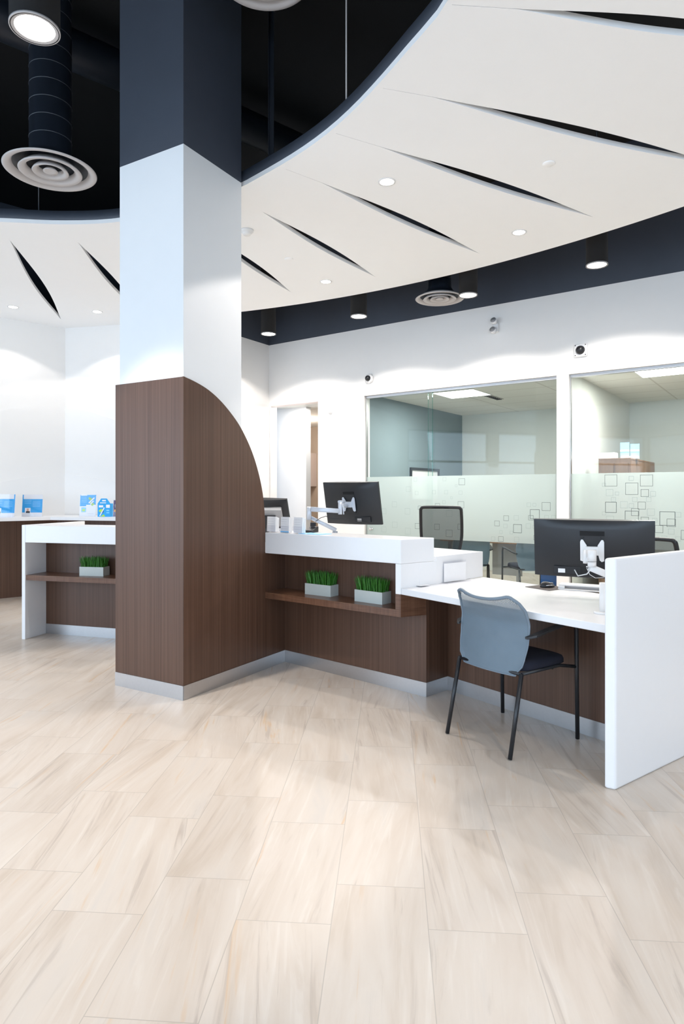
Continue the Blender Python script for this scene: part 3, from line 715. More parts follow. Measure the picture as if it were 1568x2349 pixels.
mon2 = monitor('computer_monitor', (1.502, 3.835, 1.034), math.radians(-24), math.radians(9), .672, .352, 'wide black curved monitor on a white arm above the desk')
m = MB(); m.box(-.068, .068, -.044, -.036, -.065, .115); m.box(-.068, .068, -.048, -.044, .088, .115, 1); m.lathe([(.004, 0), (.004, .003)], (-.048, -.046, .078), 10, 1, Matrix.Rotation(PI/2, 4, 'X')); m.lathe([(.004, 0), (.004, .003)], (.048, -.046, .078), 10, 1, Matrix.Rotation(PI/2, 4, 'X'))
part(mon2, m, 'mounting_recess', ['black_plastic', 'black_paint'])
for mo, x0 in ((mon1, .10), (mon2, -.15)):
    m = MB(); m.box(x0-.07, x0+.08, -.034, -.0245, -.152, -.108); m.box(x0-.045, x0-.005, -.037, -.034, -.147, -.122, 1)
    part(mo, m, 'port_panel', ['black_metal', 'paper' if mo is mon2 else 'grey_plastic'])
def vesa(o, m0, mi=0, s=1.0, y=-.052):
    """butterfly bracket, local to monitor"""
    for sg in (-1, 1):
        poly = [(sg*.060*s, y, .048*s), (sg*.055*s, y, .060*s), (sg*.046*s, y, .060*s), (sg*.028*s, y, .030*s), (sg*.022*s, y, .0), (sg*.030*s, y, -.020*s), (sg*.038*s, y, -.052*s), (sg*.048*s, y, -.060*s), (sg*.060*s, y, -.055*s)]
        m0.extr(poly if sg > 0 else poly[::-1], (0, .006, 0), mi)
    m0.box(-.032*s, .032*s, y-.012, y+.004, -.022*s, .024*s, mi)
# arms: top-level things (clamped to the counter), holding the monitor
arm1 = empty('monitor_arm', (-.23, 5.42, ZS), 0, 'silver jointed monitor arm on the teller counter', 'monitor arm')
iv = Matrix.Translation(-arm1.location)
def armpart(o, m, name, mats='arm_silver', bevel=0):
    c = m.build(name, mats, None, bevel); c.parent = o; c.matrix_parent_inverse = Matrix.Translation(-o.location); return c
def P3d(px, py, y): return Vector(((px-784)/F*y, y, H+(CY-py)/F*y))
m = MB(); mw = Matrix.Translation(mon1.location) @ rot(math.radians(-33), math.radians(12))
v = MB(); vesa(mon1, v, y=-.056); v.v = [tuple(mw @ Vector(p)) for p in v.v]; armpart(arm1, v, 'mounting_plate')
def bar(a, b, w0, h0, w1=None, h1=None):
    """rounded box section beam from a to b (w = horizontal width, h = height)"""
    m = MB(); a, b = Vector(a), Vector(b); t = (b-a).normalized(); s = t.cross(Vector((0, 0, 1))).normalized(); u = s.cross(t)
    w1 = w1 or w0; h1 = h1 or h0; vs = []; K = 14
    for (p, ww, hh_) in ((a, w0, h0), (b, w1, h1)):
        for k in range(K):
            an = 2*PI*k/K; cx, sx = math.cos(an), math.sin(an)
            vs.append(p+s*ww/2*math.copysign(abs(cx)**.45, cx)+u*hh_/2*math.copysign(abs(sx)**.45, sx))
    m.add(vs, [(k, (k+1) % K, K+(k+1) % K, K+k) for k in range(K)], 0, True)
    m.add(vs[:K], [tuple(range(K))[::-1]]); m.add(vs[K:], [tuple(range(K))]); return m
hub = mw @ Vector((-.01, -.075, -.01))
y1 = 5.16
elb = P3d(712, 1168, y1); elb2 = P3d(779, 1172, y1)
armpart(arm1, bar(elb, elb2, .035, .040, .035, .036), 'upper_arm')
armpart(arm1, bar(P3d(709, 1186, y1+.02), P3d(770, 1216, y1+.05), .034, .030, .034, .032), 'lower_arm')
m = MB(); m.tube([P3d(708, 1192, y1+.01), P3d(709, 1163, y1)], .019, seg=20); armpart(arm1, m, 'elbow')
m = MB(); m.tube([P3d(780, 1180, y1), P3d(780, 1152, y1)], .017, seg=20); m.tube([P3d(780, 1158, y1), hub], .014, seg=16); m.tube([P3d(776, 1151, y1+.02), P3d(790, 1151, y1+.06)], .011); m.tube([P3d(786, 1160, y1-.01), P3d(788, 1180, y1-.01)], .004)
armpart(arm1, m, 'wrist_joint')
m = MB(); bx_ = P3d(768, 1218, y1+.08); m.tube([(bx_.x, bx_.y, ZS), (bx_.x, bx_.y, bx_.z-.002)], .022, seg=20); m.tube([(bx_.x, bx_.y, ZS), (bx_.x, bx_.y, ZS+.012)], .05, seg=24); armpart(arm1, m, 'base')
m = MB(); m.tube([P3d(723, 1196, y1-.01), P3d(735, 1188, y1), P3d(747, 1184, y1+.02), P3d(760, 1190, y1+.03), P3d(790, 1190, y1+.02), P3d(812, 1194, y1+.06), P3d(830, 1195, y1+.1)], .0028, seg=6); armpart(arm1, m, 'cable', 'black_plastic')

a2 = P3d(1378, 1335, 3.62)
arm2 = empty('monitor_arm', (1.60, 3.62, .74), 0, 'white monitor arm rising behind the tall white panel', 'monitor arm')
mw2 = Matrix.Translation(mon2.location) @ rot(math.radians(-24), math.radians(9))
v = MB(); vesa(mon2, v, y=-.058, s=1.1); v.v = [tuple(mw2 @ Vector(p)) for p in v.v]; armpart(arm2, v, 'mounting_plate', 'white_plastic')
y2 = 3.62; yp = y2
cc = P3d(1357, 1262, yp); cb = P3d(1357, 1300, yp)
m = MB(); m.tube([cb, P3d(1357, 1288.5, yp)], .0235, seg=24); m.tube([P3d(1357, 1287.5, yp), cc], .0245, seg=24); hub2 = mw2 @ Vector((-.012, -.07, -.01)); m.tube([P3d(1342, 1262, yp+.06), P3d(1342, 1292, yp+.04)], .013, seg=16); m.tube([hub2, P3d(1350, 1285, yp+.01)], .015, seg=16); armpart(arm2, m, 'wrist_joint', 'white_plastic')
armpart(arm2, bar(P3d(1352, 1301, yp), P3d(1408, 1325, y2+.0), .034, .040), 'upper_arm', 'white_plastic')
armpart(arm2, bar(P3d(1408, 1325, y2), P3d(1390, 1375, y2-.05), .034, .036), 'lower_arm', 'white_plastic')
bs = P3d(1384, 1350, 3.33)
m = MB(); m.tube([(bs.x, bs.y, .7402), (bs.x, bs.y, .90)], .022, seg=24); m.tube([(bs.x, bs.y, .7402), (bs.x, bs.y, .752)], [.05, .046], seg=28); armpart(arm2, m, 'base', 'white_plastic')
m = MB(); c0 = [mw2 @ Vector(p) for p in ((-.10, -.04, -.125), (-.08, -.065, -.155), (-.03, -.07, -.14), (.0, -.075, -.10))]
m.tube([p for p in c0]+[P3d(1345, 1300, yp)], .0035, seg=8); m.tube([P3d(1345, 1303, yp+.02), P3d(1352, 1318, yp), P3d(1365, 1326, yp), P3d(1384, 1325, yp)], .0016, seg=6); armpart(arm2, m, 'cable', 'white_plastic')

mon3 = monitor('computer_monitor', (-.675, 5.72, 1.185), math.radians(-12), math.radians(28), .42, .29, 'dark grey touch monitor half hidden behind the curved walnut fin')
m = MB(); m.box(-.16, .16, -.05, -.028, -.11, .085); part(mon3, m, 'back_cover', 'grey_plastic', .008)
m = MB(); m.box(-.16, .16, -.052, -.0505, .06, .083); part(mon3, m, 'chrome_strip', 'chrome')
m = MB(); m.box(-.10, .10, -.075, -.051, -.12, .01); part(mon3, m, 'connector_box', 'black_plastic', .004)
st = MB(); st.tube([(-.675, 5.78, ZS+.0005), (-.675, 5.80, 1.15)], .02, seg=16); st.tube([(-.675, 5.78, ZS+.0005), (-.675, 5.78, ZS+.015)], .10, seg=28)
s_ = st.build('stand', 'black_plastic'); s_.parent = mon3; s_.matrix_parent_inverse = (Matrix.Translation(mon3.location) @ rot(math.radians(-12), math.radians(28))).inverted()

# ------------------------------------------------------------------ small things on the ledge
def ledge_pt(px, back):
    s, p = hit(px, Pf+Vector((-d1.y, d1.x))*0+V2(.613, .79)*back, Fp+V2(.613, .79)*back); return p
m1a = dirang(-d1)
labs = ['stack of white slips in a clear holder right beside the walnut fin', 'middle holder of white slips on the ledge, blue card at its foot', 'holder of white slips on the ledge nearest the silver arm']
for k, (px, hgt, wd) in enumerate(((626, .122, .100), (657, .122, .094), (687, .122, .096))):
    p = ledge_pt(px, .075); o = empty('slip_holder', (p.x, p.y, ZL), m1a, labs[k], 'holder', 'slip holders on the counter ledge')
    m = MB(); m.box(-wd/2, wd/2, -.028, -.025, 0, .055); m.box(-wd/2, wd/2, .022, .025, 0, .10); m.box(-wd/2, wd/2, -.025, .022, 0, .003); m.build('holder', 'acrylic', o)
    m = MB(); hw_ = wd/2-.004
    for j in range(3): m.box(-hw_, hw_, -.022+.014*j, -.012+.014*j, .004, hgt-.004*j, M=Matrix.Rotation(-.04, 4, 'X'))
    for j in range(5): z = .03+j*.018; m.box(-hw_+.008, hw_-.02, -.0226, -.0221, z, z+.0015, 1, M=Matrix.Rotation(-.04, 4, 'X'))
    if k == 1: m.box(-hw_, hw_, -.0236, -.0222, .004, .014, 2)
    m.build('slips', ['paper', 'ink_grey', 'pale_cyan'], o)
p = ledge_pt(722, .10); m = MB(); m.box(-.105, .105, -.07, .07, 0, .003); o = m.build('leaflet', 'pale_cyan'); o.location = (p.x, p.y, ZL+.0005); o.rotation_euler.z = m1a; tag(o, 'pale blue leaflet lying flat on the ledge under the silver arm', 'leaflet')
p = ledge_pt(714, .24); o = empty('card_reader', (p.x, p.y, ZL), m1a+.3, 'small black card reader behind the blue leaflet', 'card reader')
m = MB(); m.extr([(-.035, -.06, 0), (-.035, .06, 0), (-.035, .06, .045), (-.035, -.06, .018)], (.07, 0, 0)); m.build('body', 'black_plastic', o, .004)
m = MB(); m.box(-.02, .02, .02, .045, .045, .075); m.build('screen', 'monitor_shell', o, .003)

# sign holder + card holder on the desk by the stepped white panel
sgn = empty('sign_holder', (*hit(1046, V2(.46, 4.235), V2(1.10, 4.73))[1], .7405), math.atan2(.607, .795), 'clear acrylic sign holder on the desk against the white panel', 'sign holder')
m = MB(); m.box(-.125, .125, -.03, .03, 0, .004); m.box(-.115, .115, .012, .016, .004, .15); m.box(-.125, -.12, -.03, .03, 0, .008); m.build('holder', 'acrylic', sgn)
m = MB(); m.box(-.113, .113, .010, .0118, .006, .135); m.build('card', 'paper', sgn)
cdh = empty('card_holder', (*hit(969, V2(.46, 4.235), V2(1.10, 4.73))[1], .7405), math.atan2(.607, .795), 'tiny clear card holder lying at the left end of the desk', 'card holder')
m = MB(); m.box(-.045, .045, -.028, .028, 0, .006); m.build('tray', 'acrylic', cdh); m = MB(); m.box(-.043, .043, -.026, .026, .0062, .0085); m.build('cards', 'paper', cdh)

def dz(px, py, z=.74): y = F*(H-z)/(py-CY); return V2((px-784)/F*y, y)
# mouse pad and mouse
pad = [dz(1204, 1346.6), dz(1259, 1355.5), dz(1294, 1351), dz(1276, 1345.5), dz(1243, 1342)]
m = MB(); m.prism(pad, .7403, .7433); o = m.build('mouse_pad', 'pad_brown', bevel=.0008); tag(o, 'dark brown mouse pad on the white desk', 'mouse pad')
q = dz(1255, 1348)
ms = empty('computer_mouse', (q.x, q.y, .7436), .25, 'black computer mouse on the brown mouse pad', 'mouse')
m = MB(); n1, n2 = 20, 8; vs = []
for j in range(n2+1):
    ph = j/n2*PI/2
    for i in range(n1):
        a = 2*PI*i/n1; r = math.cos(ph)**.75; x = .052*math.cos(a)*r; y = .031*math.sin(a)*r*(1-.12*math.cos(a)); vs.append((x, y, .036*math.sin(ph)**.9*(1-.25*x/.052)))
m.add(vs, [(j*n1+i, j*n1+(i+1) % n1, (j+1)*n1+(i+1) % n1, (j+1)*n1+i) for j in range(n2) for i in range(n1)], 0, True); m.add(vs[:n1], [tuple(range(n1))]); m.build('body', 'black_plastic', ms)
m = MB(); m.tube([(.028, 0, .028), (.040, 0, .024)], .005, seg=10); m.build('wheel', 'grey_plastic', ms)
for sy in (-1, 1):
    m = MB(); m.tube([(-.028, sy*.027, .014), (0, sy*.031, .016), (.028, sy*.026, .014)], .004, seg=8); m.build('side_grip', 'chrome', ms)
# flat white scanner with a dark slot
q = dz(1350, 1358); sc_ = empty('scanner', (q.x+.03, q.y+.06, .7405), math.radians(-28), 'flat white device with a dark front slot on the desk under the wide monitor', 'scanner')
m = MB(); m.box(-.19, .19, -.055, .085, 0, .006); m.box(-.19, .19, -.02, .085, .022, .030); m.box(-.19, -.15, -.04, .085, .006, .022); m.box(.15, .19, -.04, .085, .006, .022); m.build('body', 'white_plastic', sc_, .002)
m = MB(); m.box(-.149, .149, -.015, .08, .0065, .0215); m.build('slot', 'grey_plastic', sc_, lab if False else None) if False else m.build('slot', 'grey_plastic', sc_)

# ------------------------------------------------------------------ printed stands on the far left counter
def fcp(px, back=.25):
    a, b = (k0, k1) if px < 122 else (k1, k2)
    d = (b-a).normalized(); n = Vector((-d.y, d.x)); return hit(px, a+n*back, b+n*back)[1], dirang(d)
def stand(px, w_, h_, lab, draw, mats, rz=None, lean=.10, cat='sign', name='counter_sign'):
    p, r = fcp(px); r = r if rz is None else rz
    o = empty(name, (p.x, p.y, 1.0582), r, lab, cat); R = Matrix.Rotation(-lean, 4, 'X')
    c = MB(); draw(c, R, w_, h_); c.build('card', mats, o)
    h = MB(); h.box(-w_/2-.004, w_/2+.004, -.006, -.003, 0, h_+.004, M=R); h.box(-w_/2-.004, w_/2+.004, -.03, .05, 0, .003); h.build('holder', 'acrylic', o); return o
def flat(c, R, x0, x1, z0, z1, mi, k=1): c.box(x0, x1, -.0004*k, .0, z0, z1, mi, M=R)
def dA(flip):
    def f(c, R, w_, h_):
        c.box(-w_/2, w_/2, 0, .002, 0.003, h_, 0, M=R); s = -1 if flip else 1
        flat(c, R, -w_/2, w_/2, h_*.19, h_*.80, 1)
        e = sorted((s*w_/2, s*(w_/2-.014))); flat(c, R, e[0], e[1], h_*.80, h_, 1)
        for i in range(5): z = h_*(.68-.055*i); flat(c, R, w_*.02, w_*.40, z, z+.004, 2, 2)
        for i in range(3): z = h_*(.74-.07*i); flat(c, R, -w_*.40, -w_*.06, z, z+.005, 2, 2)
        x0 = -w_*.36; flat(c, R, x0, x0+w_*.28, h_*.17, h_*.40, 0, 2)
        flat(c, R, x0+.014, x0+w_*.25, h_*.17, h_*.25, 3, 3); flat(c, R, x0+w_*.09, x0+w_*.19, h_*.25, h_*.37, 4, 3)
    return f
ms_ = ['paper', 'cyan_print', 'pale_cyan', 'black_plastic', 'skin_print']
stand(6, .30, .29, 'blue and white printed sign cut by the left edge, with a small portrait', dA(False), ms_, math.radians(-4))
stand(73, .255, .285, 'blue and white printed sign with a small portrait, second from the left', dA(True), ms_, math.radians(2))
def dC(c, R, w_, h_):
    c.box(-w_/2, w_/2, 0, .002, 0.003, h_, 0, M=R); flat(c, R, -w_/2, w_/2, h_*.54, h_*.99, 1); flat(c, R, -w_*.5, -w_*.1, h_*.47, h_*.54, 1)
    flat(c, R, -w_*.46, -w_*.06, h_*.955, h_*.99, 0, 2)
    for i in range(4): z = h_*(.88-.075*i); flat(c, R, -w_*.42, -w_*.08, z, z+.005, 2, 2)
    for (x, z, s) in ((.18, .82, .035), (.28, .60, .035)): c.extr([R @ Vector((w_*x-s, -.001, h_*z)), R @ Vector((w_*x+s, -.001, h_*z-.008)), R @ Vector((w_*x, -.001, h_*z-.035)), R @ Vector((w_*x-s*.6, -.001, h_*z+.022))], (0, .0004, 0), 3)
    for (x0, z0, x1, z1) in ((.06, .62, .40, .86), (.16, .56, .36, .72)):
        a, b = Vector((w_*x0, -.0018, h_*z0)), Vector((w_*x1, -.0018, h_*z1)); t = (b-a).normalized(); nn = Vector((-t.z, 0, t.x))*.008
        c.extr([R @ (a-nn), R @ (b-nn), R @ (b+nn), R @ (a+nn)], (0, .0004, 0), 0)
    flat(c, R, -w_*.40, -w_*.10, h_*.20, h_*.42, 2, 2); flat(c, R, -w_*.34, -w_*.16, h_*.24, h_*.34, 3, 3); flat(c, R, 0, w_*.42, h_*.12, h_*.13, 4, 2)
stand(200, .215, .285, 'blue over white printed sign with green shapes, left of the blue carton', dC, ['paper', 'cyan_print', 'pale_cyan', 'lime_print', 'ink_grey'], math.radians(-6))
p, r = fcp(238, .24); ct = empty('carton', (p.x, p.y, 1.0582), math.radians(-4), 'blue carton with a handle cut-out and green and white print', 'carton')
m = MB(); w_, hb, hd = .165, .17, .235
m.box(-w_/2, w_/2, -.0, .09, 0, hb)
for y in (0,):
    prof = [(-w_/2, hb), (w_/2, hb), (w_*.22, hd), (-w_*.22, hd)]
    m.extr([(x, .0, z) for x, z in prof], (0, .012, 0)); 
m.extr([(w_/2, 0.012, hb), (w_/2, .09, hb), (w_*.25, .012, hd-.01)], (-w_, 0, 0)) if False else None
m.build('body', 'cyan_print', ct)
m = MB()
m.box(-.022, .028, -.0012, 0, hd-.036, hd-.018); m.box(-.05, .03, -.0012, 0, hb+.004, hb+.014); m.box(.03, .08, -.0012, 0, .115, .155); m.box(-.065, -.008, -.0012, 0, .12, .148)
m.box(.035, .072, -.0012, 0, .075, .09, 2); m.box(.035, .072, -.0012, 0, .045, .058, 2)
m.extr([(-.07, -.0015, .075), (-.03, -.0015, .105), (-.012, -.0015, .085), (-.045, -.0015, .055)], (0, .001, 0), 1); m.extr([(-.045, -.0015, 0.004), (.0, -.0015, .03), (.018, -.0015, .004)], (0, .001, 0), 1)
m.extr([(-.06, -.002, .012), (-.05, -.002, .004), (.012, -.002, .115), (.0, -.002, .12)], (0, .001, 0), 0); m.extr([(-.02, -.0024, .05), (-.01, -.0024, .045), (.002, -.0024, .075), (-.008, -.0024, .08)], (0, .001, 0), 3)
m.build('print', ['paper', 'lime_print', 'pale_cyan', 'navy_print'], ct)
def dP(c, R, w_, h_):
    c.box(-w_/2, w_/2, 0, .002, 0.003, h_, 0, M=R); flat(c, R, -w_*.42, -w_*.1, h_*.30, h_*.44, 1); flat(c, R, -w_*.40, w_*.2, h_*.55, h_*.75, 2)
stand(273, .16, .215, 'dark purple leaflet stand peeking out left of the walnut column', dP, ['purple_print', 'orange_print', 'grey_plastic'], math.radians(-4))

# ------------------------------------------------------------------ guest chair
def guest_chair(loc, rz, lab):
    """local: y forward, x right"""
    o = empty('guest_chair', loc, rz, lab, 'chair', 'mesh back guest chairs')
    m = MB(); nu, nv = 36, 30; T = .007
    def S(u, v):
        # v 0 bottom .. 1 top
        zs = .415+.395*v
        yk = [(-.01, -.160), (.15, -.150), (.4, -.132), (.65, -.122), (.82, -.142), (.93, -.172), (1.01, -.205)]
        for i in range(len(yk)-1):
            if yk[i][0] <= v <= yk[i+1][0]:
                t = (v-yk[i][0])/(yk[i+1][0]-yk[i][0]); t = t*t*(3-2*t)*.5+t*.5; y = yk[i][1]*(1-t)+yk[i+1][1]*t; break
        hw = .217+.019*math.sin(PI*min(1, v*.95))
        if v > .78: hw -= .030*((v-.78)/.22)**2.4
        z = zs
        # top edge: dips in the middle, horns at the corners; bottom: curved with notches
        z += (v**6)*(.036*(abs(u)**2.2)-.012)
        z -= (v**8)*.022*max(0, (abs(u)-.80)/.20)**2
        z -= ((1-v)**6)*.010
        if abs(u) > .84: z += ((1-v)**4)*.052*((abs(u)-.84)/.16)**.7
        y2 = y-.030*(1-u*u)*(.95+.05*v)
        return Vector((u*hw, y2, z))
    g = [[S(-1+2*i/nu, j/nv) for i in range(nu+1)] for j in range(nv+1)]
    vs = [p for r_ in g for p in r_]; n = nu+1; k = len(vs)
    vs += [p+Vector((0, T, 0)) for p in vs]
    fs = [(j*n+i, j*n+i+1, (j+1)*n+i+1, (j+1)*n+i) for j in range(nv) for i in range(nu)]
    m.add(vs, fs, 0, True)
    m.build('backrest', 'chair_mesh', o)
    e = MB(); rim = [g[0][i] for i in range(n)]+[g[j][nu] for j in range(1, nv+1)]+[g[nv][i] for i in range(nu-1, -1, -1)]+[g[j][0] for j in range(nv-1, 0, -1)]
    rr_ = [.0035]*n+[.0035+.006*(j/nv)**2 for j in range(1, nv+1)]+[.0095]*nu+[.0035+.006*(j/nv)**2 for j in range(nv-1, 0, -1)]
    e.tube(rim, rr_[:len(rim)], closed=True, seg=10); ed = e.build('back_frame', 'chair_rim', o)
    s = MB(); nn_ = 16; vs = []
    for (zz, sh) in ((.425, .96), (.432, 1), (.455, 1), (.468, .97), (.474, .90), (.476, .6)):
        for i in range(48):
            a = 2*PI*i/48; cx, sx = math.cos(a), math.sin(a); x = .222*math.copysign(abs(cx)**.35, cx)*sh; y = .045+.205*math.copysign(abs(sx)**.35, sx)*sh
            vs.append((x, y, zz-.010*max(0, (y-.15)/.1)))
    s.add(vs, [(j*48+i, j*48+(i+1) % 48, (j+1)*48+(i+1) % 48, (j+1)*48+i) for j in range(5) for i in range(48)], 0, True); s.add(vs[:48], [tuple(range(48))]); s.add(vs[-48:], [tuple(range(48))])
    s.build('seat', 'seat_fabric', o)
    r = .0115
    for sx in (-1, 1):
        l = MB(); l.tube([(sx*.222, -.262, .004), (sx*.218, -.165, .425)], r, seg=14); l.build('leg', 'black_metal', o)
        l = MB(); l.tube([(sx*.262, .262, .004), (sx*.262, .255, .40), (sx*.262, .252, .615), (sx*.260, .245, .645), (sx*.258, .225, .658)], r, seg=14); l.build('leg', 'black_metal', o)
        a = MB(); pth = [(sx*.240, -.155, .612), (sx*.262, -.12, .622), (sx*.268, -.02, .640), (sx*.266, .12, .655), (sx*.262, .235, .662)]; wds = [.010, .019, .019, .02, .016]; P = []; 
        for (x, y, z), w0 in zip(pth, wds): P += [(x-w0, y, z-.006), (x+w0, y, z-.006), (x+w0, y, z+.008), (x-w0, y, z+.008)]
        ff = [(i*4+k_, i*4+(k_+1) % 4, (i+1)*4+(k_+1) % 4, (i+1)*4+k_) for i in range(4) for k_ in range(4)]+[(0, 1, 2, 3), (16, 19, 18, 17)]
        a.add(P, ff, 0); a.build('armrest', 'black_plastic', o, .004)
        b = MB(); b.tube([(sx*.218, -.165, .422), (sx*.216, .16, .418), (sx*.262, .256, .405)], .0095, seg=12); b.build('side_rail', 'black_metal', o)
    b = MB(); b.tube([(-.218, -.165, .420), (.218, -.165, .420)], .0095, seg=12); b.tube([(-.218, .10, .414), (.218, .10, .414)], .0095, seg=12); b.build('cross_rail', 'black_metal', o)
    return o
mat('chair_rim', (.17, .22, .27), .45, noise=.03)
ch = guest_chair((.940, 3.606, 0), math.atan2(.589, .808)-PI/2, 'blue grey mesh back guest chair with black legs, pulled up to the desk')
def cp(o, loc, rz, lab):
    c = dup(o); c.location = loc; c.rotation_euler.z = rz; c['label'] = lab; return c
q = at_plane(1215, .46); cp(ch, (q.x, q.y, 0), math.radians(8), 'guest chair behind the office glass just left of the wide monitor, seen below the frosting')
q = at_plane(1078, .46); cp(ch, (q.x, q.y, 0), math.radians(-5), 'guest chair behind the office glass, just right of the black office chair')

# ------------------------------------------------------------------ black task chairs
def task_chair(loc, rz, lab, ztop=1.22, w_=.41):
    o = empty('office_chair', loc, rz, lab, 'chair', 'black mesh office chairs behind the counters')
    zb = .62
    # back outline in local (x, z), y by height
    def Y(z): t = (z-zb)/(ztop-zb); return -.20-.05*t+.05*math.sin(PI*t)
    out = [(-.13, zb), (-.17, zb+.12), (-.205*w_/.41, zb+.30), (-.205*w_/.41, ztop-.05), (-.195*w_/.41, ztop-.012), (-.165*w_/.41, ztop), (0, ztop+.003)]
    out = smooth(out, 5); full = out+[(-x, z) for x, z in out[::-1][1:]]; 
    m = MB(); m.tube([(x, Y(z), z) for x, z in full]+[(.06, Y(zb), zb-.01), (-.06, Y(zb), zb-.01)], .016, closed=True, seg=10); m.build('back_frame', 'black_plastic', o)
    m = MB(); vs = []; rows = 14
    for j in range(rows+1):
        z = zb+(ztop-zb)*j/rows; hw = .13+.075*min(1, (z-zb)/.28); hw *= w_/.41 if z > zb+.2 else 1
        if j == rows: hw -= .02
        for i in range(9): u = i/4-1; vs.append((u*hw, Y(z)-.02*(1-u*u), z))
    m.add(vs, [(j*9+i, j*9+i+1, j*9+10+i, j*9+9+i) for j in range(rows) for i in range(8)], 0, True); m.build('back_mesh', 'mesh_black', o)
    m = MB(); vs = []
    for (zz, sh) in ((.44, .9), (.45, 1), (.48, 1), (.495, .95), (.50, .7)):
        for i in range(40):
            a = 2*PI*i/40; cx, sx = math.cos(a), math.sin(a); vs.append((.24*math.copysign(abs(cx)**.5, cx)*sh, .03+.23*math.copysign(abs(sx)**.5, sx)*sh, zz))
    m.add(vs, [(j*40+i, j*40+(i+1) % 40, (j+1)*40+(i+1) % 40, (j+1)*40+i) for j in range(4) for i in range(40)], 0, True); m.add(vs[:40], [tuple(range(40))]); m.add(vs[-40:], [tuple(range(40))]); m.build('seat', 'seat_fabric', o)
    m = MB(); m.tube([(0, -.04, .43), (0, -.18, .45), (0, -.235, .52), (0, Y(zb)-.01, zb+.08)], .02, seg=10); m.build('back_post', 'black_plastic', o)
    m = MB(); m.tube([(0, 0, .10), (0, 0, .44)], [.03, .022], seg=14); m.build('gas_column', 'black_metal', o)
    m = MB()
    for k in range(5): a = 2*PI*k/5+.3; m.tube([(0, 0, .115), (.16*math.cos(a), .16*math.sin(a), .10), (.30*math.cos(a), .30*math.sin(a), .072)], [.028, .02, .014], seg=10)
    m.build('star_base', 'black_plastic', o)
    for k in range(5):
        a = 2*PI*k/5+.3; m = MB(); x, y = .30*math.cos(a), .30*math.sin(a); m.tube([(x-.02*math.sin(a), y+.02*math.cos(a), .029), (x+.02*math.sin(a), y-.02*math.cos(a), .029)], .028, seg=16); m.build('caster', 'black_plastic', o)
    for sx in (-1, 1):
        m = MB(); m.tube([(sx*.20, 0, .45), (sx*.27, .0, .47), (sx*.285, 0, .64)], .014, seg=10); m.build('arm_post', 'black_plastic', o)
        m = MB(); m.box(sx*.285-.04, sx*.285+.04, -.12, .13, .64, .668); m.build('armrest', 'black_plastic', o, .012)
    return o
t1 = task_chair((1.06, 6.72, 0), math.radians(-14), 'black mesh office chair seen over the end of the teller counter')
t2 = cp(t1, (2.30, 4.62, -.0), math.radians(-50), 'black mesh office chair behind the desk, mostly hidden by the wide monitor and white panel')
t2.scale = (1, 1, .86)

# ------------------------------------------------------------------ ceiling fixtures
def spot(parent, z, power, ang, col=WARM, blend=.25, r=.06):
    l = bpy.data.lights.new('bulb', 'SPOT'); l.energy = power; l.color = col; l.spot_size = math.radians(ang); l.spot_blend = blend; l.shadow_soft_size = r
    o = bpy.data.objects.new('bulb', l); COL.objects.link(o); o.parent = parent; o.location = (0, 0, z); return o
def pendant(x, y, z, lab, r=.10, top=ZD, power=62, ang=138, lf=.88):
    o = empty('cylinder_light', (x, y, z), 0, lab, 'light', 'black cylinder lights hanging along the back wall')
    m = MB(); m.lathe([(r*.93, .02), (r*.93, .0), (r, 0), (r, 1.1)], seg=40); m.build('housing', 'black_paint', o)
    m = MB(); m.lathe([(0, .006), (r*lf, .006), (r*lf, .012), (0, .012)], seg=48); m.build('lens', 'lamp_lens', o)
    m = MB(); m.lathe([(r*lf, .004), (r*.99, -.0005), (r*1.01, .0), (r*1.01, .012), (r*lf, .010)], seg=48); m.build('trim_ring', 'diffuser_paint', o)
    m = MB(); m.tube([(0, 0, 1.1), (0, 0, top-z)], .012, seg=8); m.build('stem', 'black_metal', o)
    spot(o, -.01, power, ang, blend=.2, r=.05); return o
names = ['cylinder light nearest the far corner, first from the left', 'cylinder light second from the left along the back wall', 'cylinder light overlapping the round diffuser, third from the left', 'cylinder light furthest right and largest, above the right office']
for k, s in enumerate((-5.85, -4.376, -2.94, -1.6)):
    p = WP(s, 1.04); pendant(p.x, p.y, 3.51+(.05 if k == 3 else 0), names[k])
for k, s in enumerate((-.2,)):      # next one of the same row, just outside the frame: it lights the wall seen at the right
    p = WP(s, 1.04); spot(None, 0, 62, 138, blend=.2, r=.05).location = (p.x, p.y, 3.54)
# big lamp at top left
o = pendant(-1.68, 3.5, H+(CY-68)/F*3.5, 'large round glowing lamp high in the dark opening at the top left',  .128, power=190, ang=64, lf=.80); o['group'] = 'large cylinder lights in the ring opening'
# recessed downlights in the ring
def downlight(x, y, lab, power=52, ang=118):
    o = empty('recessed_light', (x, y, ZC), 0, lab, 'light', 'small recessed lights in the ring ceiling')
    m = MB(); m.lathe([(0, -.0022), (.052, -.0022), (.052, -.0008), (0, -.0008)], seg=28); m.build('lens', 'lamp_lens', o)
    m = MB(); m.lathe([(.052, -.0035), (.066, -.004), (.067, -.0005), (.052, -.0005)], seg=32); m.build('trim_ring', 'white_plastic', o)
    spot(o, -.02, power, ang, blend=.10, r=.04); return o
dl = [((887, 417), 'recessed light in the ring ceiling between the second and third slit right of the column'), ((1190, 533), 'recessed light near the outer rim of the ring, rightmost of those seen'),
      ((747, 646), 'recessed light above the passage opening, near the outer rim of the ring'), ((30, 704), 'leftmost recessed light, near the far left wall'), ((223, 715), 'recessed light just left of the white column')]
for (px, py), lab in dl:
    p = up(px, py); downlight(p.x, p.y, lab, 15 if px < 300 else 50)
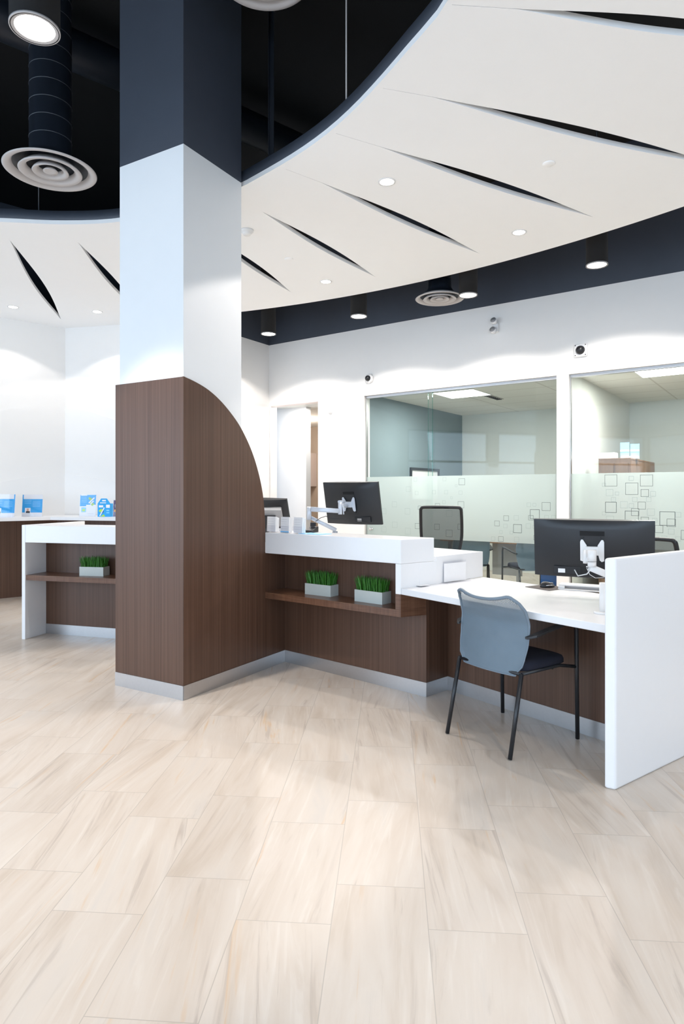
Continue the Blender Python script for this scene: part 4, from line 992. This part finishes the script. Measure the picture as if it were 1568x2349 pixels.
for (x, y) in ((3.1, 3.3), (1.6, 1.3), (1.9, -1.6), (3.6, .2), (-5.2, 6.0), (-6.4, 4.0)):   # the ring goes on outside the frame
    spot(None, 0, 40, 118, blend=.1).location = (x, y, ZC-.02)
for (x, y) in ((-2.9, 1.5), (-1.2, 1.9), (-4.4, 3.4), (-3.4, -.2), (-.6, -.6)):             # lamps hanging in the dark ring opening, above and behind the photographer
    spot(None, 0, 24, 120, blend=.2).location = (x, y, 3.9)

# detectors / covers on the ring
def disc(name, px, py, lab, r=.05, h=.006, cat='detector', prof=None, matn='cloud_white'):
    p = up(px, py); m = MB(); m.lathe(prof or [(0, -h), (r*.9, -h), (r, -h*.5), (r, 0), (0, 0)], seg=28); o = m.build(name, matn); o.location = (p.x, p.y, ZC-.0002); tag(o, lab, cat); return o
disc('sprinkler_cover', 1258, 375, 'flat white round sprinkler cover on the right part of the ring', .042, cat='sprinkler')
disc('sprinkler_cover', 662, 594, 'flat white round sprinkler cover near the slit tip right of the column', .042, cat='sprinkler')
disc('smoke_detector', 566, 528, 'white smoke detector on the ring beside the column', .05, cat='detector', prof=[(0, -.045), (.03, -.045), (.04, -.03), (.04, -.022), (.055, -.018), (.06, 0), (0, 0)], matn='white_plastic')

# round diffusers with ducts
def diffuser(x, y, z, r, lab, duct_r=None, top=ZD, ribs=True):
    o = empty('round_diffuser', (x, y, z), 0, lab, 'vent', 'round grey air diffusers')
    m = MB(); m.lathe([(r*.80, .03), (r*.84, .008), (r*.90, -.002), (r*.97, -.004), (r, .003), (r*.97, .008), (r*.85, .014), (r*.81, .032)], seg=64); m.build('outer_ring', 'diffuser_paint', o)
    for f, g in ((.66, .50), (.38, .25)):
        m = MB(); m.lathe([(r*g, .03), (r*(g+.04), .0), (r*f, -.012), (r*f*1.03, -.006), (r*f*.97, .008), (r*(g+.08), .022), (r*(g+.02), .04)], seg=56); m.build('cone_ring', 'diffuser_paint', o)
    m = MB(); m.lathe([(0, .0), (r*.10, -.002), (r*.155, -.006), (r*.16, .0), (r*.10, .02), (0, .022)], seg=32); m.build('centre_cap', 'diffuser_paint', o)
    dr = duct_r or r*.46
    m = MB(); m.lathe([(r*.805, .031), (dr*1.25, .075), (dr, .12), (dr, top-z)], seg=48)
    if ribs:
        zz = .22
        while zz < top-z-.05: m.lathe([(dr, zz-.003), (dr*1.018, zz), (dr, zz+.003)], seg=48, mi=1); zz += .125
    m.build('duct', ['duct_paint', 'duct_seam'], o); return o
mat('duct_paint', (.010, .014, .022), .45, noise=.1); mat('duct_seam', (.05, .055, .065), .4, noise=.1)
d = diffuser(-2.105, 4.62, H+(CY-393)/F*4.62, .315, 'round grey diffuser under a dark duct at the upper left', .142)
diffuser(1.115, 7.30, H+(CY-686)/F*7.3, .277, 'round grey diffuser above the left glass office', .13)
diffuser(-.479, 3.9, 4.53, .30, 'round grey diffuser cut by the top edge beside the dark column', .14)
# exposed duct, strut and rods in the dark opening
m = MB(); m.tube([(-5.5, 2.26, 4.93), (.4, 7.37, 4.93)], .15, seg=28); o = m.build('round_duct', 'duct_paint'); tag(o, 'long dark round duct crossing the black opening behind the lamp', 'duct')
m = MB()
for sx in (-.02, .017): m.box(sx, sx+.003, -.02, .02, 0, 1.5)
m.box(-.02, .02, .017, .02, 0, 1.5)
for k in range(30): m.box(-.021, -.0195, -.006, .006, .02+k*.05, .045+k*.05, 1)
q = up(620, 360, 2.43); o = m.build('strut_channel', ['duct_paint', 'black_paint']); o.location = (q.x, q.y+.05, ZC+.06); tag(o, 'slotted dark metal strut hanging above the ring right of the column', 'strut')
for (px, py, lab) in ((794, 225, 'thin hanger rod rising from the ring at the top centre'), (85, 487, 'thin hanger rod below the upper left diffuser')):
    q = up(px, py, 2.43); m = MB(); m.tube([(0, 0, 0), (0, 0, 1.5 if px > 200 else 1.4)], .005, seg=8); o = m.build('hanger_rod', 'diffuser_paint' if px > 200 else 'duct_seam'); o.location = (q.x, q.y+.03, ZC+.06); tag(o, lab, 'rod')

# ------------------------------------------------------------------ devices on the back wall
Mw = Matrix(((U.x, NN.x, 0, 0), (U.y, NN.y, 0, 0), (0, 0, 1, 0), (0, 0, 0, 1)))   # local x along the wall, -y into the room
def wall_thing(name, px, py, lab, cat):
    s, z = ws(px), wz(px, py); o = empty(name, (*WP(s, 0), z), math.atan2(U.y, U.x), lab, cat); return o
RX = Matrix.Rotation(PI/2, 4, 'X')
o = wall_thing('security_camera', 848, 869, 'small white dome security camera at the top left corner of the office glass', 'security camera')
m = MB(); m.lathe([(0, .0), (.065, .0), (.065, .03), (.055, .045), (.04, .05), (0, .05)], seg=32, M=RX); m.build('housing', 'white_plastic', o)
m = MB(); m.lathe([(.042, .045), (.038, .068), (.025, .086), (0, .092)], seg=28, M=RX); q = m.build('dome', 'monitor_shell', o); q.rotation_euler = (0, 0, 0)
o = wall_thing('security_camera', 1332, 804, 'white square plate security camera with a dark dome between the two offices', 'security camera')
m = MB(); m.box(-.075, .075, -.03, 0, -.075, .075); m.build('housing', 'white_plastic', o, .02)
m = MB(); m.lathe([(.050, .03), (.046, .052), (.03, .072), (0, .08)], seg=32, M=RX); m.build('dome', 'monitor_shell', o)
m = MB()
for sx in (-1, 1):
    for sz in (-1, 1): m.lathe([(0, .030), (.006, .030), (.006, .033), (0, .033)], (sx*.056, 0, sz*.056), 10, M=RX)
m.build('screw', 'black_plastic', o)
o = wall_thing('emergency_light', 1137, 752, 'small white twin head emergency light high on the back wall', 'emergency light')
m = MB(); m.box(-.03, .04, -.03, 0, -.06, .05); m.build('base', 'white_plastic', o, .01)
for (x, z) in ((.0, .05), (-.01, -.06)):
    m = MB(); m.lathe([(0, 0), (.02, .0), (.036, .04), (.038, .075), (0, .075)], (x, -.02, z), 24, M=Matrix.Rotation(math.radians(70), 4, 'X')); m.lathe([(0, .0755), (.033, .0755), (.033, .077), (0, .077)], (x, -.02, z), 24, 1, M=Matrix.Rotation(math.radians(70), 4, 'X')); m.build('lamp_head', ['white_plastic', 'grey_plastic'], o)
o = wall_thing('motion_sensor', 758, 938, 'white oval motion sensor right of the passage opening', 'sensor')
m = MB(); vs = []
for j in range(7):
    ph = j/6*PI/2
    for i in range(28): a = 2*PI*i/28; vs.append((.045*math.cos(a)*math.cos(ph)**.6, -.05*math.sin(ph), .085*math.sin(a)*math.cos(ph)**.6))
m.add(vs, [(j*28+i, j*28+(i+1) % 28, (j+1)*28+(i+1) % 28, (j+1)*28+i) for j in range(6) for i in range(28)], 0, True); m.build('body', 'white_plastic', o)

# finer pieces hang one level deeper, under the part they belong to
def under(parent_name, child_names):
    for o in list(SC.objects):
        if o.name.split('.')[0] in child_names and o.parent:
            sib = [x for x in SC.objects if x.parent == o.parent and x.name.split('.')[0] == parent_name]
            if sib: o.parent = sib[0]
under('star_base', ('caster',)); under('housing', ('screw', 'trim_ring', 'dome')); under('shell', ('mounting_recess', 'port_panel')); under('back_cover', ('chrome_strip', 'connector_box'))
under('back_frame', ('back_mesh',))
